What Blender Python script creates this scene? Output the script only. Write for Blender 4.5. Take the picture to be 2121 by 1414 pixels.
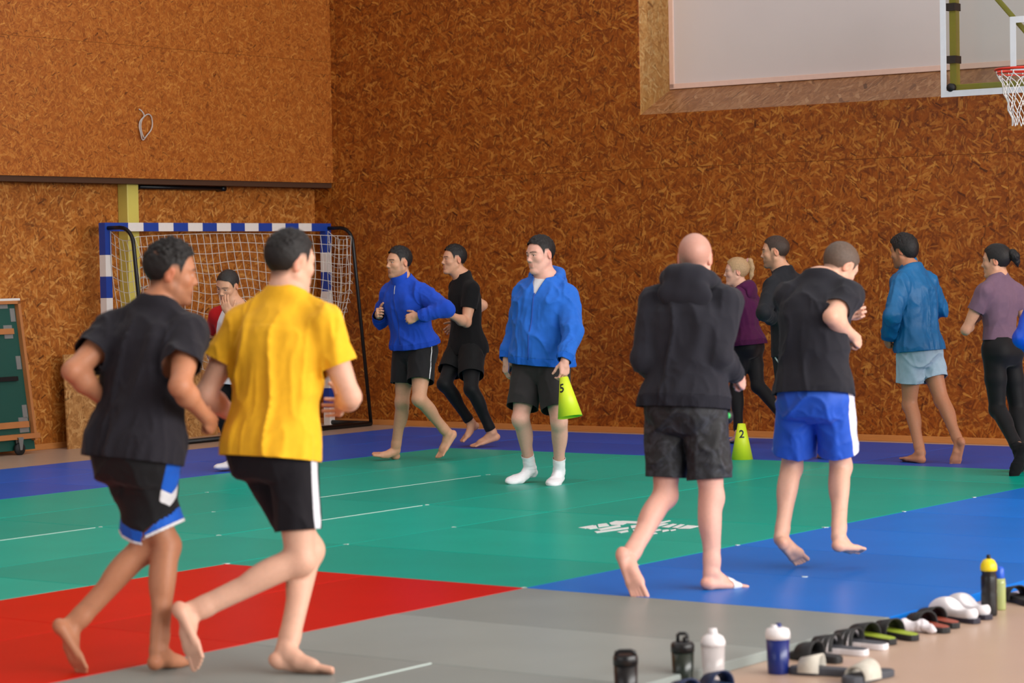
import bpy, bmesh, math, random
import numpy as np
from mathutils import Vector, Matrix

for o in list(bpy.data.objects):
    bpy.data.objects.remove(o, do_unlink=True)
SC = bpy.context.scene
COL = SC.collection

# ------------------------------------------------------------------ camera
CX, CY, FPX, HC = 1060.5, 707.0, 5008.0, 1.63          # pixels in the 2121 x 1414 frame, eye height in metres
PITCH, ROLL, TH = (math.radians(v) for v in (1.843, 1.0617, 36.545))
_fwd = np.array([0, math.cos(PITCH), -math.sin(PITCH)])
_dwn = np.array([0, -math.sin(PITCH), -math.cos(PITCH)])
_rgt = np.array([1.0, 0, 0])
RC = np.stack([math.cos(ROLL) * _rgt + math.sin(ROLL) * _dwn,
               -math.sin(ROLL) * _rgt + math.cos(ROLL) * _dwn, _fwd], 1)   # columns: right, down, forward
EYE = np.array([0, 0, HC])
cam = bpy.data.cameras.new('camera')
cam.sensor_width = 36.0
cam.lens = FPX / 2121 * 36.0
cam.clip_end = 200
cam.dof.use_dof = True
cam.dof.focus_distance = 19.0
cam.dof.aperture_fstop = 3.4
cam_o = bpy.data.objects.new('camera', cam)
COL.objects.link(cam_o)
m = Matrix.Identity(4)
for i in range(3):
    m[i][0], m[i][1], m[i][2], m[i][3] = RC[i, 0], -RC[i, 1], -RC[i, 2], EYE[i]
cam_o.matrix_world = m
SC.camera = cam_o

# ------------------------------------------------------------------ hall axes: A along the long mats (away, right), B along the back wall (right, nearer)
VA = np.array([math.sin(TH), math.cos(TH), 0])
VB = np.array([math.cos(TH), -math.sin(TH), 0])
A0, B0 = 9.5188, -7.0049                                  # corner where red, grey, blue and green mats meet
def W(a, b, z=0.0):
    return VA * (a + A0) + VB * (b + B0) + np.array([0, 0, z])
def ray(x, y):
    return RC @ np.array([(x - CX) / FPX, (y - CY) / FPX, 1.0])
def on_floor(x, y, z=0.0):
    d = ray(x, y); return EYE + d * ((z - HC) / d[2])
def at_depth(x, y, Y):
    d = ray(x, y); return EYE + d * (Y / d[1])
def to_px(P):
    q = RC.T @ (np.asarray(P) - EYE); return CX + FPX * q[0] / q[2], CY + FPX * q[1] / q[2]
def ab(P):
    return float(P[:2] @ VA[:2]) - A0, float(P[:2] @ VB[:2]) - B0
RZ = -TH                                                  # rotation that turns local +X to B and local +Y to A

# ------------------------------------------------------------------ light: daylight from the window side (right) and the open hall behind the camera
world = bpy.data.worlds.new('world'); SC.world = world
world.use_nodes = True
bg = world.node_tree.nodes['Background']
bg.inputs[0].default_value = (0.93, 0.95, 1.0, 1)
bg.inputs[1].default_value = 0.27
def area(name, loc, target, sx, sy, power, col=(1, 1, 1)):
    l = bpy.data.lights.new(name, 'AREA'); l.shape = 'RECTANGLE'; l.size = sx; l.size_y = sy
    l.energy = power; l.color = col
    o = bpy.data.objects.new(name, l); COL.objects.link(o)
    o.location = Vector(loc)
    o.rotation_euler = (Vector(target) - Vector(loc)).to_track_quat('-Z', 'Y').to_euler()
    return o
area('window_light', W(3, 13, 4.2), W(3, -4, 0.8), 22, 3.6, 3300, (1.0, 0.98, 0.95))
area('skylight', W(2, -3, 7.0), W(2, -3, 0), 16, 14, 600, (0.97, 0.99, 1.0))
area('rear_window_light', W(-16, -3, 4.5), W(2, -4, 0.8), 14, 3.6, 350, (1.0, 0.98, 0.96))
SC.view_settings.view_transform = 'Standard'
SC.view_settings.look = 'None'
SC.view_settings.exposure = 0.0
SC.view_settings.gamma = 1.0
SC.view_settings.use_curve_mapping = False

# ------------------------------------------------------------------ materials
def srgb(r, g, b):
    f = lambda c: (c / 255 / 12.92) if c / 255 <= 0.04045 else ((c / 255 + 0.055) / 1.055) ** 2.4
    return (f(r), f(g), f(b), 1.0)
MATS = {}
class NT:
    def __init__(s, name):
        s.m = bpy.data.materials.new(name); s.m.use_nodes = True
        s.n = s.m.node_tree.nodes; s.l = s.m.node_tree.links
        s.p = s.n['Principled BSDF']
    def add(s, t, **kw):
        n = s.n.new(t)
        for k, v in kw.items():
            if k in n.inputs: n.inputs[k].default_value = v
            else: setattr(n, k, v)
        return n
    def link(s, a, b): s.l.new(a, b)
def plain(name, col, rough=0.55, var=0.0, scale=20, bump=0.0, bscale=200, metal=0.0, spec=0.5, sheen=0.0, stretch=None):
    if name in MATS: return MATS[name]
    t = NT(name)
    t.p.inputs['Base Color'].default_value = col
    t.p.inputs['Roughness'].default_value = rough
    t.p.inputs['Metallic'].default_value = metal
    t.p.inputs['Specular IOR Level'].default_value = spec
    if sheen:
        t.p.inputs['Sheen Weight'].default_value = sheen
    tc = t.add('ShaderNodeTexCoord')
    src = tc.outputs['Object']
    if stretch:
        mp = t.add('ShaderNodeMapping'); mp.inputs['Scale'].default_value = stretch
        t.link(src, mp.inputs['Vector']); src = mp.outputs[0]
    nz = t.add('ShaderNodeTexNoise', Scale=scale, Detail=4.0)
    t.link(src, nz.inputs['Vector'])
    v = var if var else 0.06
    mx = t.add('ShaderNodeMix', data_type='RGBA')
    mx.inputs[6].default_value = tuple(c * (1 - v) for c in col[:3]) + (1,)
    mx.inputs[7].default_value = tuple(min(1, c * (1 + v)) for c in col[:3]) + (1,)
    t.link(nz.outputs['Fac'], mx.inputs[0]); t.link(mx.outputs[2], t.p.inputs['Base Color'])
    if bump:
        nb = t.add('ShaderNodeTexNoise', Scale=bscale, Detail=3.0)
        t.link(src, nb.inputs['Vector'])
        b = t.add('ShaderNodeBump', Strength=bump, Distance=0.004)
        t.link(nb.outputs['Fac'], b.inputs['Height']); t.link(b.outputs[0], t.p.inputs['Normal'])
    MATS[name] = t.m
    return t.m
def fabric(name, col, rough=0.9, var=0.12, sheen=0.06, spec=0.2):
    return plain(name, col, rough, var, 30, 0.25, 450, spec=spec, sheen=sheen)

def osb(name, dark, mid, light, scale=1.0, spec=0.35, rough=0.45):
    """pressed strand board: several layers of long randomly turned flakes"""
    if name in MATS: return MATS[name]
    t = NT(name)
    tc = t.add('ShaderNodeTexCoord'); oi = t.add('ShaderNodeObjectInfo')
    off = t.add('ShaderNodeVectorMath', operation='SCALE'); off.inputs['Scale'].default_value = 37.0
    cmb = t.add('ShaderNodeCombineXYZ')
    for k in range(3): t.link(oi.outputs['Random'], cmb.inputs[k])
    t.link(cmb.outputs[0], off.inputs[0])
    addv = t.add('ShaderNodeVectorMath', operation='ADD')
    t.link(tc.outputs['Object'], addv.inputs[0]); t.link(off.outputs[0], addv.inputs[1])
    wn = t.add('ShaderNodeTexNoise', Scale=5.0 * scale, Detail=2.0)
    t.link(addv.outputs[0], wn.inputs['Vector'])
    ws = t.add('ShaderNodeVectorMath', operation='SCALE'); ws.inputs['Scale'].default_value = 0.08
    t.link(wn.outputs['Color'], ws.inputs[0])
    wv = t.add('ShaderNodeVectorMath', operation='ADD')
    t.link(addv.outputs[0], wv.inputs[0]); t.link(ws.outputs[0], wv.inputs[1])
    base = t.add('ShaderNodeTexNoise', Scale=9.0 * scale, Detail=6.0, Roughness=0.7)
    t.link(wv.outputs[0], base.inputs['Vector'])
    ramp = t.add('ShaderNodeValToRGB')
    ramp.color_ramp.elements[0].position = 0.28; ramp.color_ramp.elements[0].color = dark
    ramp.color_ramp.elements[1].position = 0.72; ramp.color_ramp.elements[1].color = mid
    t.link(base.outputs['Fac'], ramp.inputs[0])
    cur = ramp.outputs[0]
    hgt = base.outputs['Fac']
    rng = random.Random(5)
    blk = (dark[0] * .35, dark[1] * .35, dark[2] * .4, 1)
    lerp = lambda a_, b_, w_: tuple(a_[i] * (1 - w_) + b_[i] * w_ for i in range(3)) + (1,)
    for li, (ang, frac, op) in enumerate([(15, .75, .5), (80, .6, .5), (140, .55, .5), (50, .45, .55), (165, .4, .6), (105, .30, .65), (30, .16, .8)]):
        mp = t.add('ShaderNodeMapping', vector_type='TEXTURE')
        mp.inputs['Rotation'].default_value = (0, math.radians(ang), 0)
        sc = rng.uniform(0.8, 1.3) * scale
        mp.inputs['Scale'].default_value = (1 / (11 * sc), 1000.0, 1 / (50 * sc))
        mp.inputs['Location'].default_value = (rng.random() * 9, rng.random() * 9, rng.random() * 9)
        t.link(wv.outputs[0], mp.inputs['Vector'])
        vo = t.add('ShaderNodeTexVoronoi', Scale=1.0, Randomness=1.0, distance='CHEBYCHEV')
        t.link(mp.outputs[0], vo.inputs['Vector'])
        sep = t.add('ShaderNodeSeparateColor'); t.link(vo.outputs['Color'], sep.inputs[0])
        lt = t.add('ShaderNodeMath', operation='LESS_THAN'); lt.inputs[1].default_value = frac
        t.link(sep.outputs[0], lt.inputs[0])
        dd = t.add('ShaderNodeMapRange'); dd.inputs[1].default_value = 0.62; dd.inputs[2].default_value = 0.42
        t.link(vo.outputs['Distance'], dd.inputs[0])
        cr = t.add('ShaderNodeValToRGB'); ce = cr.color_ramp
        ce.elements[0].position = 0.0; ce.elements[0].color = blk
        ce.elements[1].position = 1.0; ce.elements[1].color = light
        for pos, cc in ((.05, dark), (.35, lerp(dark, mid, .6)), (.62, mid), (.88, lerp(mid, light, .45))):
            e_ = ce.elements.new(pos); e_.color = cc
        t.link(sep.outputs[1], cr.inputs[0])
        m1 = t.add('ShaderNodeMath', operation='MULTIPLY'); t.link(lt.outputs[0], m1.inputs[0]); t.link(dd.outputs[0], m1.inputs[1])
        m2 = t.add('ShaderNodeMath', operation='MULTIPLY'); t.link(m1.outputs[0], m2.inputs[0]); m2.inputs[1].default_value = op
        mx = t.add('ShaderNodeMix', data_type='RGBA')
        t.link(m2.outputs[0], mx.inputs[0]); t.link(cur, mx.inputs[6]); t.link(cr.outputs[0], mx.inputs[7])
        cur = mx.outputs[2]
    t.link(cur, t.p.inputs['Base Color'])
    b = t.add('ShaderNodeBump', Strength=0.25, Distance=0.004)
    t.link(hgt, b.inputs['Height']); t.link(b.outputs[0], t.p.inputs['Normal'])
    t.p.inputs['Roughness'].default_value = rough
    t.p.inputs['Specular IOR Level'].default_value = spec
    MATS[name] = t.m
    return t.m

# ------------------------------------------------------------------ object helpers
def tag(o, label=None, cat=None, group=None, kind=None):
    if label: o['label'] = label
    if cat: o['category'] = cat
    if group: o['group'] = group
    if kind: o['kind'] = kind
    return o
def empty(name, loc, rz=0.0):
    o = bpy.data.objects.new(name, None); o.empty_display_size = 0.1
    COL.objects.link(o); o.location = Vector(loc); o.rotation_euler = (0, 0, rz)
    return o
def mesh_obj(name, v, f, mat, parent=None, loc=None, rz=0.0, smooth=False, mats=None, fmat=None):
    me = bpy.data.meshes.new(name)
    me.from_pydata([tuple(map(float, p)) for p in v], [], [tuple(map(int, q)) for q in f])
    for mm in (mats or [mat]): me.materials.append(mm)
    if fmat is not None: me.polygons.foreach_set('material_index', fmat)
    if smooth: me.polygons.foreach_set('use_smooth', [True] * len(me.polygons))
    me.update()
    o = bpy.data.objects.new(name, me); COL.objects.link(o)
    if parent: o.parent = parent
    if loc is not None: o.location = Vector(loc)
    if rz: o.rotation_euler = (0, 0, rz)
    return o
class MB:
    """collects simple shapes in local coordinates; build() links them as one mesh"""
    def __init__(s): s.v = []; s.f = []; s.m = []; s.sm = []
    def add(s, v, f, mi=0, smooth=False):
        n = len(s.v); s.v += [tuple(map(float, p)) for p in v]; s.f += [tuple(int(i) + n for i in q) for q in f]
        s.m += [mi] * len(f); s.sm += [smooth] * len(f); return s
    def box(s, x0, x1, y0, y1, z0, z1, mi=0):
        v = [(x0, y0, z0), (x1, y0, z0), (x1, y1, z0), (x0, y1, z0), (x0, y0, z1), (x1, y0, z1), (x1, y1, z1), (x0, y1, z1)]
        return s.add(v, [(3, 2, 1, 0), (4, 5, 6, 7), (0, 1, 5, 4), (1, 2, 6, 5), (2, 3, 7, 6), (3, 0, 4, 7)], mi)
    def tube(s, pts, r, n=6, mi=0, closed=False, smooth=True, cap=True):
        P = [np.asarray(p, float) for p in pts]; N = len(P)
        rr = r if hasattr(r, '__len__') else [r] * N
        v = []; up = None
        for i, p in enumerate(P):
            a = P[(i - 1) % N] if (i > 0 or closed) else p; b = P[(i + 1) % N] if (i < N - 1 or closed) else p
            t = b - a; t = t / (np.linalg.norm(t) + 1e-9)
            if up is None:
                up = np.array([0, 0, 1.0]) if abs(t[2]) < .9 else np.array([1.0, 0, 0])
            x = np.cross(up, t); x /= np.linalg.norm(x) + 1e-9; y = np.cross(t, x); up = y
            for k in range(n):
                c = 2 * math.pi * k / n; v.append(p + rr[i] * (math.cos(c) * x + math.sin(c) * y))
        f = []
        for i in range(N if closed else N - 1):
            j = (i + 1) % N
            for k in range(n):
                l = (k + 1) % n; f.append((i * n + k, i * n + l, j * n + l, j * n + k))
        if cap and not closed:
            f.append(tuple(reversed(range(n)))); f.append(tuple((N - 1) * n + k for k in range(n)))
        return s.add(v, f, mi, smooth)
    def lathe(s, prof, n=28, mi=0, c=(0, 0), smooth=True, cap=True):
        v = []; f = []
        for r, z in prof:
            for k in range(n):
                a = 2 * math.pi * k / n; v.append((c[0] + r * math.cos(a), c[1] + r * math.sin(a), z))
        for i in range(len(prof) - 1):
            for k in range(n):
                l = (k + 1) % n; f.append((i * n + k, i * n + l, (i + 1) * n + l, (i + 1) * n + k))
        s.add(v, f, mi, smooth)
        if cap:
            n0 = len(s.v) - len(v)
            s.f.append(tuple(n0 + k for k in reversed(range(n)))); s.f.append(tuple(n0 + (len(prof) - 1) * n + k for k in range(n)))
            s.m += [mi, mi]; s.sm += [False, False]
        return s
    def build(s, name, mat, parent=None, loc=None, rz=0.0, bevel=0.0, seg=2):
        o = mesh_obj(name, s.v, s.f, mat if not isinstance(mat, list) else None, parent, loc, rz, mats=mat if isinstance(mat, list) else None, fmat=s.m)
        o.data.polygons.foreach_set('use_smooth', s.sm)
        if bevel:
            md = o.modifiers.new('bevel', 'BEVEL'); md.width = bevel; md.segments = seg; md.limit_method = 'ANGLE'; md.angle_limit = 0.7
        return o
def struct(o): o['kind'] = 'structure'; return o

# ================================================================== the hall
OSB_BACK = osb('strand_board_wall', srgb(98, 41, 4), srgb(157, 80, 14), srgb(200, 136, 58))
OSB_LEFT = osb('strand_board_left', srgb(122, 62, 16), srgb(180, 104, 36), srgb(216, 158, 84), 1.0)
OSB_FINE = osb('strand_board_fine', srgb(130, 64, 16), srgb(176, 98, 34), srgb(204, 138, 64), 1.5)
OSB_RAW_LIT = osb('strand_board_raw_lit', srgb(196, 130, 66), srgb(236, 178, 106), srgb(252, 214, 150), 0.9)  # niche reveal board, window light put into its paler colour
OSB_DUST = osb('strand_board_dusty', srgb(120, 76, 44), srgb(152, 106, 68), srgb(176, 136, 98), 0.9)
WOOD = plain('pine_trim', srgb(190, 122, 62), 0.5, 0.15, 6, stretch=(1, 8, 8))
PVC = plain('beige_floor', srgb(186, 158, 138), 0.33, 0.05, 3, 0.05, 60)
WALL_A, WALL_B = 9.62, -9.72                    # back wall plane (A) and left wall plane (B), relative to the mat corner
CEIL = 7.2

# floor
f = MB().box(-12, 22, -22, 14, -0.1, 0.0)
struct(f.build('floor', PVC, loc=W(0, 0, 0), rz=RZ))

def osb_wall(name, origin, ux, length, z0, z1, mat, nrm, pw=1.25, ph=2.5, zoff=0.0, skip=None, start=0.0):
    """backing slab with separate boards in front; ux runs along the wall, nrm points into the hall"""
    root = empty(name, origin); root['kind'] = 'structure'
    rz = math.atan2(ux[1], ux[0])
    root.rotation_euler = (0, 0, rz)
    side = 1.0 if (-ux[1] * nrm[0] + ux[0] * nrm[1]) > 0 else -1.0
    i = 0; x = start
    cache = {}
    while x < length - 0.01:
        xe = min(x + pw, length); z = z0 + zoff if zoff < 0 else z0
        rows = []
        zz = z0 - (zoff if i % 2 else 0.0)
        while zz < z1 - .01:
            rows.append((max(zz, z0), min(zz + ph, z1))); zz += ph
        for (za, zb) in rows:
            for (xa, xb, zc, zd) in (skip(x, xe, za, zb) if skip else [(x, xe, za, zb)]):
                if xb - xa < .02 or zd - zc < .02: continue
                g = 0.0012; key = (round(xb - xa, 4), round(zd - zc, 4))
                if key not in cache:
                    hx, hz = (xb - xa) / 2 - g, (zd - zc) / 2 - g
                    mb = MB().box(-hx, hx, -.009, .009, -hz, hz)
                    o = mb.build('board', mat, root); cache[key] = o.data
                else:
                    o = bpy.data.objects.new('board', cache[key]); COL.objects.link(o); o.parent = root
                o.location = ((xa + xb) / 2, side * .009, (zc + zd) / 2)
        x = xe; i += 1
    bk = MB().box(-.2, length + .2, min(-side * .12, -side * .002), max(-side * .12, -side * .002), z0 - .05, z1)
    bk.build('backing', plain('wall_core', srgb(70, 40, 18), 0.8), root)
    return root

# back wall with a splayed niche at upper right
NB0 = None
_p = at_depth(1327, 238, 22.6)
for _ in range(8):                                   # the niche corner lies on the back wall plane
    a_, b_ = ab(_p); _p = at_depth(1327, 238, _p[1] + (WALL_A - a_) / math.cos(TH) * 0.9)
NICHE_B, NICHE_Z = ab(_p)[1], float(_p[2])
NB = NICHE_B - WALL_B                                # along-wall coordinate of the niche's left edge
NB1 = NB + 7.6; NZ1 = 6.6
def niche_skip(xa, xb, za, zb):
    if xb <= NB or xa >= NB1 or zb <= NICHE_Z or za >= NZ1: return [(xa, xb, za, zb)]
    out = []
    if za < NICHE_Z: out.append((xa, xb, za, NICHE_Z))
    if zb > NZ1: out.append((xa, xb, NZ1, zb))
    z_a, z_b = max(za, NICHE_Z), min(zb, NZ1)
    if xa < NB: out.append((xa, NB, z_a, z_b))
    if xb > NB1: out.append((NB1, xb, z_a, z_b))
    return out
START = NB - 1.25 * math.floor(NB / 1.25) - 1.25
wb = osb_wall('wall_back', W(WALL_A, WALL_B, 0), VB, 22.0, 0.0, CEIL, OSB_BACK, -VA, 1.25, 2.5, 0.0, niche_skip, START)
for ch in list(wb.children):                         # the backing is rebuilt around the niche
    if ch.name.startswith('backing'): bpy.data.objects.remove(ch, do_unlink=True)
mb = MB().box(-.3, NB, .002, .9, -.05, CEIL).box(NB1, 22.2, .002, .9, -.05, CEIL).box(NB, NB1, .002, .9, -.05, NICHE_Z - .02).box(NB, NB1, .002, .9, NZ1, CEIL).box(NB, NB1, .80, .9, NICHE_Z, NZ1)
mb.build('backing', MATS['wall_core'], wb)
# niche: reveals and white panel (local frame: x along wall, y into the wall)
ND = 0.54; NRISE = 0.27
fr = dict(parent=wb)
mb = MB(); t_ = .018                                  # local x runs into the wall
mb.add([(0, 0, NICHE_Z), (ND, 0, NICHE_Z + NRISE), (ND, 0, NZ1), (0, 0, NZ1), (0, t_, NICHE_Z), (ND, t_, NICHE_Z + NRISE), (ND, t_, NZ1), (0, t_, NZ1)],
       [(0, 1, 2, 3), (7, 6, 5, 4), (0, 4, 5, 1), (3, 2, 6, 7), (0, 3, 7, 4), (1, 5, 6, 2)])
mb.build('niche_side', OSB_RAW_LIT, wb, loc=(NB, 0, 0), rz=math.pi / 2)
mb = MB()
mb.add([(NB, 0, NICHE_Z), (NB1, 0, NICHE_Z), (NB1, ND, NICHE_Z + NRISE), (NB, ND, NICHE_Z + NRISE), (NB, 0, NICHE_Z - t_), (NB1, 0, NICHE_Z - t_), (NB1, ND, NICHE_Z + NRISE - t_), (NB, ND, NICHE_Z + NRISE - t_)],
       [(0, 1, 2, 3), (7, 6, 5, 4), (0, 4, 5, 1), (1, 5, 6, 2), (2, 6, 7, 3), (3, 7, 4, 0)])
mb.build('niche_sill', OSB_DUST, wb)
PANEL = plain('white_panel', srgb(206, 196, 194), 0.6, 0.02, 3, 0.05, 40)
MB().box(NB, NB1, ND - .01, ND + .03, NICHE_Z + NRISE - .02, NZ1).build('niche_panel', PANEL, wb)
TRIM_P = plain('pale_trim', srgb(222, 190, 176), 0.5)
MB().box(NB, NB + .05, ND - .03, ND, NICHE_Z + NRISE, NZ1).build('niche_trim', TRIM_P, wb, bevel=.003)
MB().box(NB, NB1, ND - .03, ND - .002, NICHE_Z + NRISE - .005, NICHE_Z + NRISE + .045).build('niche_trim', TRIM_P, wb, bevel=.003)

# left wall: lower boards, and an overhanging boxed-out upper part
wl = osb_wall('wall_left', W(WALL_A, WALL_B, 0), -VA, 18.0, 0.0, 2.60, OSB_LEFT, VB, 1.25, 2.6, 0.0, None, 0.0)
BOXZ = 2.50; BOXD = 0.28
up = osb_wall('wall_left_upper', W(WALL_A, WALL_B + BOXD - .02, 0), -VA, 18.0, BOXZ, CEIL, OSB_FINE, VB, 2.5, 1.25, 0.0, None, 0.0)
struct(MB().box(0, 18, -.02, BOXD - .012, -.012, .0).build('trim_1', OSB_FINE, loc=W(WALL_A - 18, WALL_B, BOXZ + .012), rz=math.atan2(VA[1], VA[0]) ))
# the soffit strip is laid along A; local y points to -B, so mirror it
o = bpy.data.objects['trim_1']; o.scale = (1, -1, 1)
struct(MB().box(-12, 24, -24, 14, 0, .1).build('ceiling', plain('ceiling_grey', srgb(190, 186, 180), 0.8), loc=W(0, 0, CEIL), rz=RZ))
# baseboards
struct(MB().box(0.0, 22, -.016, 0, 0, .055).build('baseboard_back', WOOD, loc=W(WALL_A, WALL_B, 0) - VA * .018, rz=RZ, bevel=.004))
struct(MB().box(-18, 0, 0, .016, 0, .055).build('baseboard_left', WOOD, loc=W(WALL_A, WALL_B, 0) + VB * .034, rz=math.atan2(VA[1], VA[0]), bevel=.004))

# ------------------------------------------------------------------ mats
def mat_vinyl(name, col):
    t = NT(name)
    tc = t.add('ShaderNodeTexCoord'); oi = t.add('ShaderNodeObjectInfo')
    nz = t.add('ShaderNodeTexNoise', Scale=2.2, Detail=4.0); t.link(tc.outputs['Object'], nz.inputs['Vector'])
    mr = t.add('ShaderNodeMapRange'); mr.inputs[1].default_value = 0.3; mr.inputs[2].default_value = 0.7; mr.inputs[3].default_value = 0.96; mr.inputs[4].default_value = 1.04
    t.link(nz.outputs['Fac'], mr.inputs[0])
    rr = t.add('ShaderNodeMapRange'); rr.inputs[3].default_value = 0.86; rr.inputs[4].default_value = 1.1
    t.link(oi.outputs['Random'], rr.inputs[0])
    mu = t.add('ShaderNodeMath', operation='MULTIPLY'); t.link(mr.outputs[0], mu.inputs[0]); t.link(rr.outputs[0], mu.inputs[1])
    sc = t.add('ShaderNodeVectorMath', operation='SCALE'); sc.inputs[0].default_value = col[:3]
    t.link(mu.outputs[0], sc.inputs['Scale'])
    t.link(sc.outputs[0], t.p.inputs['Base Color'])
    t.p.inputs['Roughness'].default_value = 0.34
    t.p.inputs['Specular IOR Level'].default_value = 0.09
    return t.m
M_GREEN = mat_vinyl('green_vinyl', srgb(0, 164, 144))
M_BLUE = mat_vinyl('blue_vinyl', srgb(16, 112, 206))
M_NAVY = mat_vinyl('deep_blue_vinyl', srgb(34, 88, 190))
M_RED = mat_vinyl('red_vinyl', srgb(205, 20, 10))
M_GREY = mat_vinyl('grey_vinyl', srgb(138, 145, 142))
MT = 0.04
mats_root = empty('floor_mats', W(0, 0, 0)); mats_root['kind'] = 'structure'
mats_root['label'] = 'interlocking vinyl sports mats covering the hall floor in green, blue, red and grey'
_mcache = {}
rngm = random.Random(11)
def lay(a0, a1, b0, b1, mat, name):
    key = (round(a1 - a0, 3), round(b1 - b0, 3), mat.name)
    if key not in _mcache:
        hx, hy, g = (b1 - b0) / 2 - .0015, (a1 - a0) / 2 - .0015, 0.004
        v = [(-hx, -hy, 0), (hx, -hy, 0), (hx, hy, 0), (-hx, hy, 0)] + [(-hx, -hy, MT - g), (hx, -hy, MT - g), (hx, hy, MT - g), (-hx, hy, MT - g)] + \
            [(-hx + g, -hy + g, MT), (hx - g, -hy + g, MT), (hx - g, hy - g, MT), (-hx + g, hy - g, MT)]
        fcs = [(3, 2, 1, 0), (8, 9, 10, 11)]
        for i in range(4):
            j = (i + 1) % 4; fcs += [(i, j, 4 + j, 4 + i), (4 + i, 4 + j, 8 + j, 8 + i)]
        o = MB().add(v, fcs).build(name, mat, mats_root); _mcache[key] = o.data
    else:
        o = bpy.data.objects.new(name, _mcache[key]); COL.objects.link(o); o.parent = mats_root
    c = W((a0 + a1) / 2, (b0 + b1) / 2, rngm.uniform(0, .0012)) - W(0, 0, 0)
    o.location = Vector(c); o.rotation_euler = (0, 0, RZ + (math.pi if rngm.random() < .5 else 0))
    return o
def rows_a(b0, b1, a_start, a_end, mat, name, L=2):
    a = a_start
    while a < a_end - .01:
        e = min(a + L, a_end); lay(a, e, b0, b1, mat, name); a = e
for i, bb in enumerate((-6, -5, -4, -3)):
    rows_a(bb, bb + 1, -7 if i % 2 == 0 or True else -6, 7, M_GREEN, 'green_mat')
for a in range(0, 7): lay(a, a + 1, -2, 0, M_GREEN, 'green_mat')
for a in range(0, 10): lay(a, a + 1, 0, 2, M_BLUE, 'blue_mat')
rows_a(-2, -1, -8, 0, M_RED, 'red_mat'); rows_a(-1, 0, -8, 0, M_RED, 'red_mat')
for a in (-1, -2): lay(a, a + 1, 0, 2, M_GREY, 'grey_mat')
rows_a(0, 1, -8, -2, M_GREY, 'grey_mat'); rows_a(1, 2, -8, -2, M_GREY, 'grey_mat')
rows_a(-8, -7, -6, 9, M_NAVY, 'blue_mat'); rows_a(-7, -6, -5, 9, M_NAVY, 'blue_mat')
for b in range(-6, 0, 2):
    for a in (7, 8): lay(a, a + 1, b, b + 2, M_NAVY, 'blue_mat')

# white lettering printed on one green mat, each stroke a thin flat patch of paint
INK = plain('white_ink', srgb(232, 236, 236), 0.4, 0.03)
strokes = [[(1198, 1092), (1228, 1087), (1236, 1090), (1212, 1094)], [(1213, 1093), (1234, 1087), (1238, 1093), (1222, 1095)],
           [(1238, 1085), (1256, 1083), (1262, 1088), (1240, 1091)], [(1262, 1082), (1276, 1078), (1306, 1080), (1290, 1086), (1266, 1086)],
           [(1237, 1095), (1284, 1086), (1286, 1090), (1244, 1097)], [(1231, 1100), (1302, 1091), (1302, 1094), (1236, 1103)],
           [(1278, 1101), (1300, 1097), (1302, 1100), (1286, 1103)], [(1276, 1079), (1290, 1078), (1340, 1080), (1330, 1084), (1300, 1083)],
           [(1306, 1088), (1340, 1084), (1344, 1088), (1308, 1093)], [(1310, 1096), (1350, 1092), (1352, 1096), (1314, 1101)],
           [(1352, 1083), (1386, 1077), (1390, 1078), (1358, 1086)], [(1352, 1088), (1376, 1083), (1384, 1084), (1356, 1092)],
           [(1370, 1091), (1394, 1084), (1402, 1085), (1384, 1092)], [(1392, 1092), (1410, 1085), (1418, 1086), (1402, 1093)],
           [(1404, 1094), (1424, 1087), (1450, 1089), (1428, 1094)], [(1344, 1099), (1366, 1095), (1370, 1097), (1350, 1101)],
           [(1372, 1097), (1384, 1096), (1386, 1098), (1372, 1101)], [(1346, 1104), (1358, 1102), (1362, 1104), (1352, 1106)], [(1388, 1097), (1400, 1095), (1400, 1097), (1390, 1099)]]
mb = MB()
for i_, s_ in enumerate(strokes):
    P_ = [on_floor(x, y, MT + .0022 + .0002 * i_) for x, y in s_]
    n = len(P_); mb.add(P_ + [p - np.array([0, 0, .002]) for p in P_], [tuple(range(n - 1, -1, -1))] + [(i, (i + 1) % n, n + (i + 1) % n, n + i) for i in range(n)])
lo = W(0, 0, 0)
mb.v = [tuple(np.array(p) - lo) for p in mb.v]
o = mb.build('printed_lettering', INK, mats_root); o['label'] = 'white brush-style lettering printed on a green mat'

# pale seam strips: the first is wear, the rest painted catch-light; torn corners
WORN_LIT = plain('worn_lit_vinyl_edge', srgb(206, 222, 216), .5)
def strip(a0, a1, b, w):
    q = [W(a0, b - w / 2, 0), W(a0, b + w / 2, 0), W(a1, b + w / 2, 0), W(a1, b - w / 2, 0)]
    v = [x - lo + UPZ * (MT - .004) for x in q] + [x - lo + UPZ * (MT + .003) for x in q]
    MB().add(v, [(3, 2, 1, 0), (4, 5, 6, 7), (0, 1, 5, 4), (1, 2, 6, 5), (2, 3, 7, 6), (3, 0, 4, 7)]).build('worn_lit_edge', WORN_LIT, mats_root)
UPZ = np.array([0, 0, 1.0])
for a0_, a1_, b_, w_ in ((3.0, 4.9, -4, .006), (1.8, 2.95, -3, .0025), (-.9, .95, -4, .003), (-2.9, -2.0, 1, .005)): strip(a0_, a1_, b_, w_)
rngw = random.Random(3)
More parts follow.
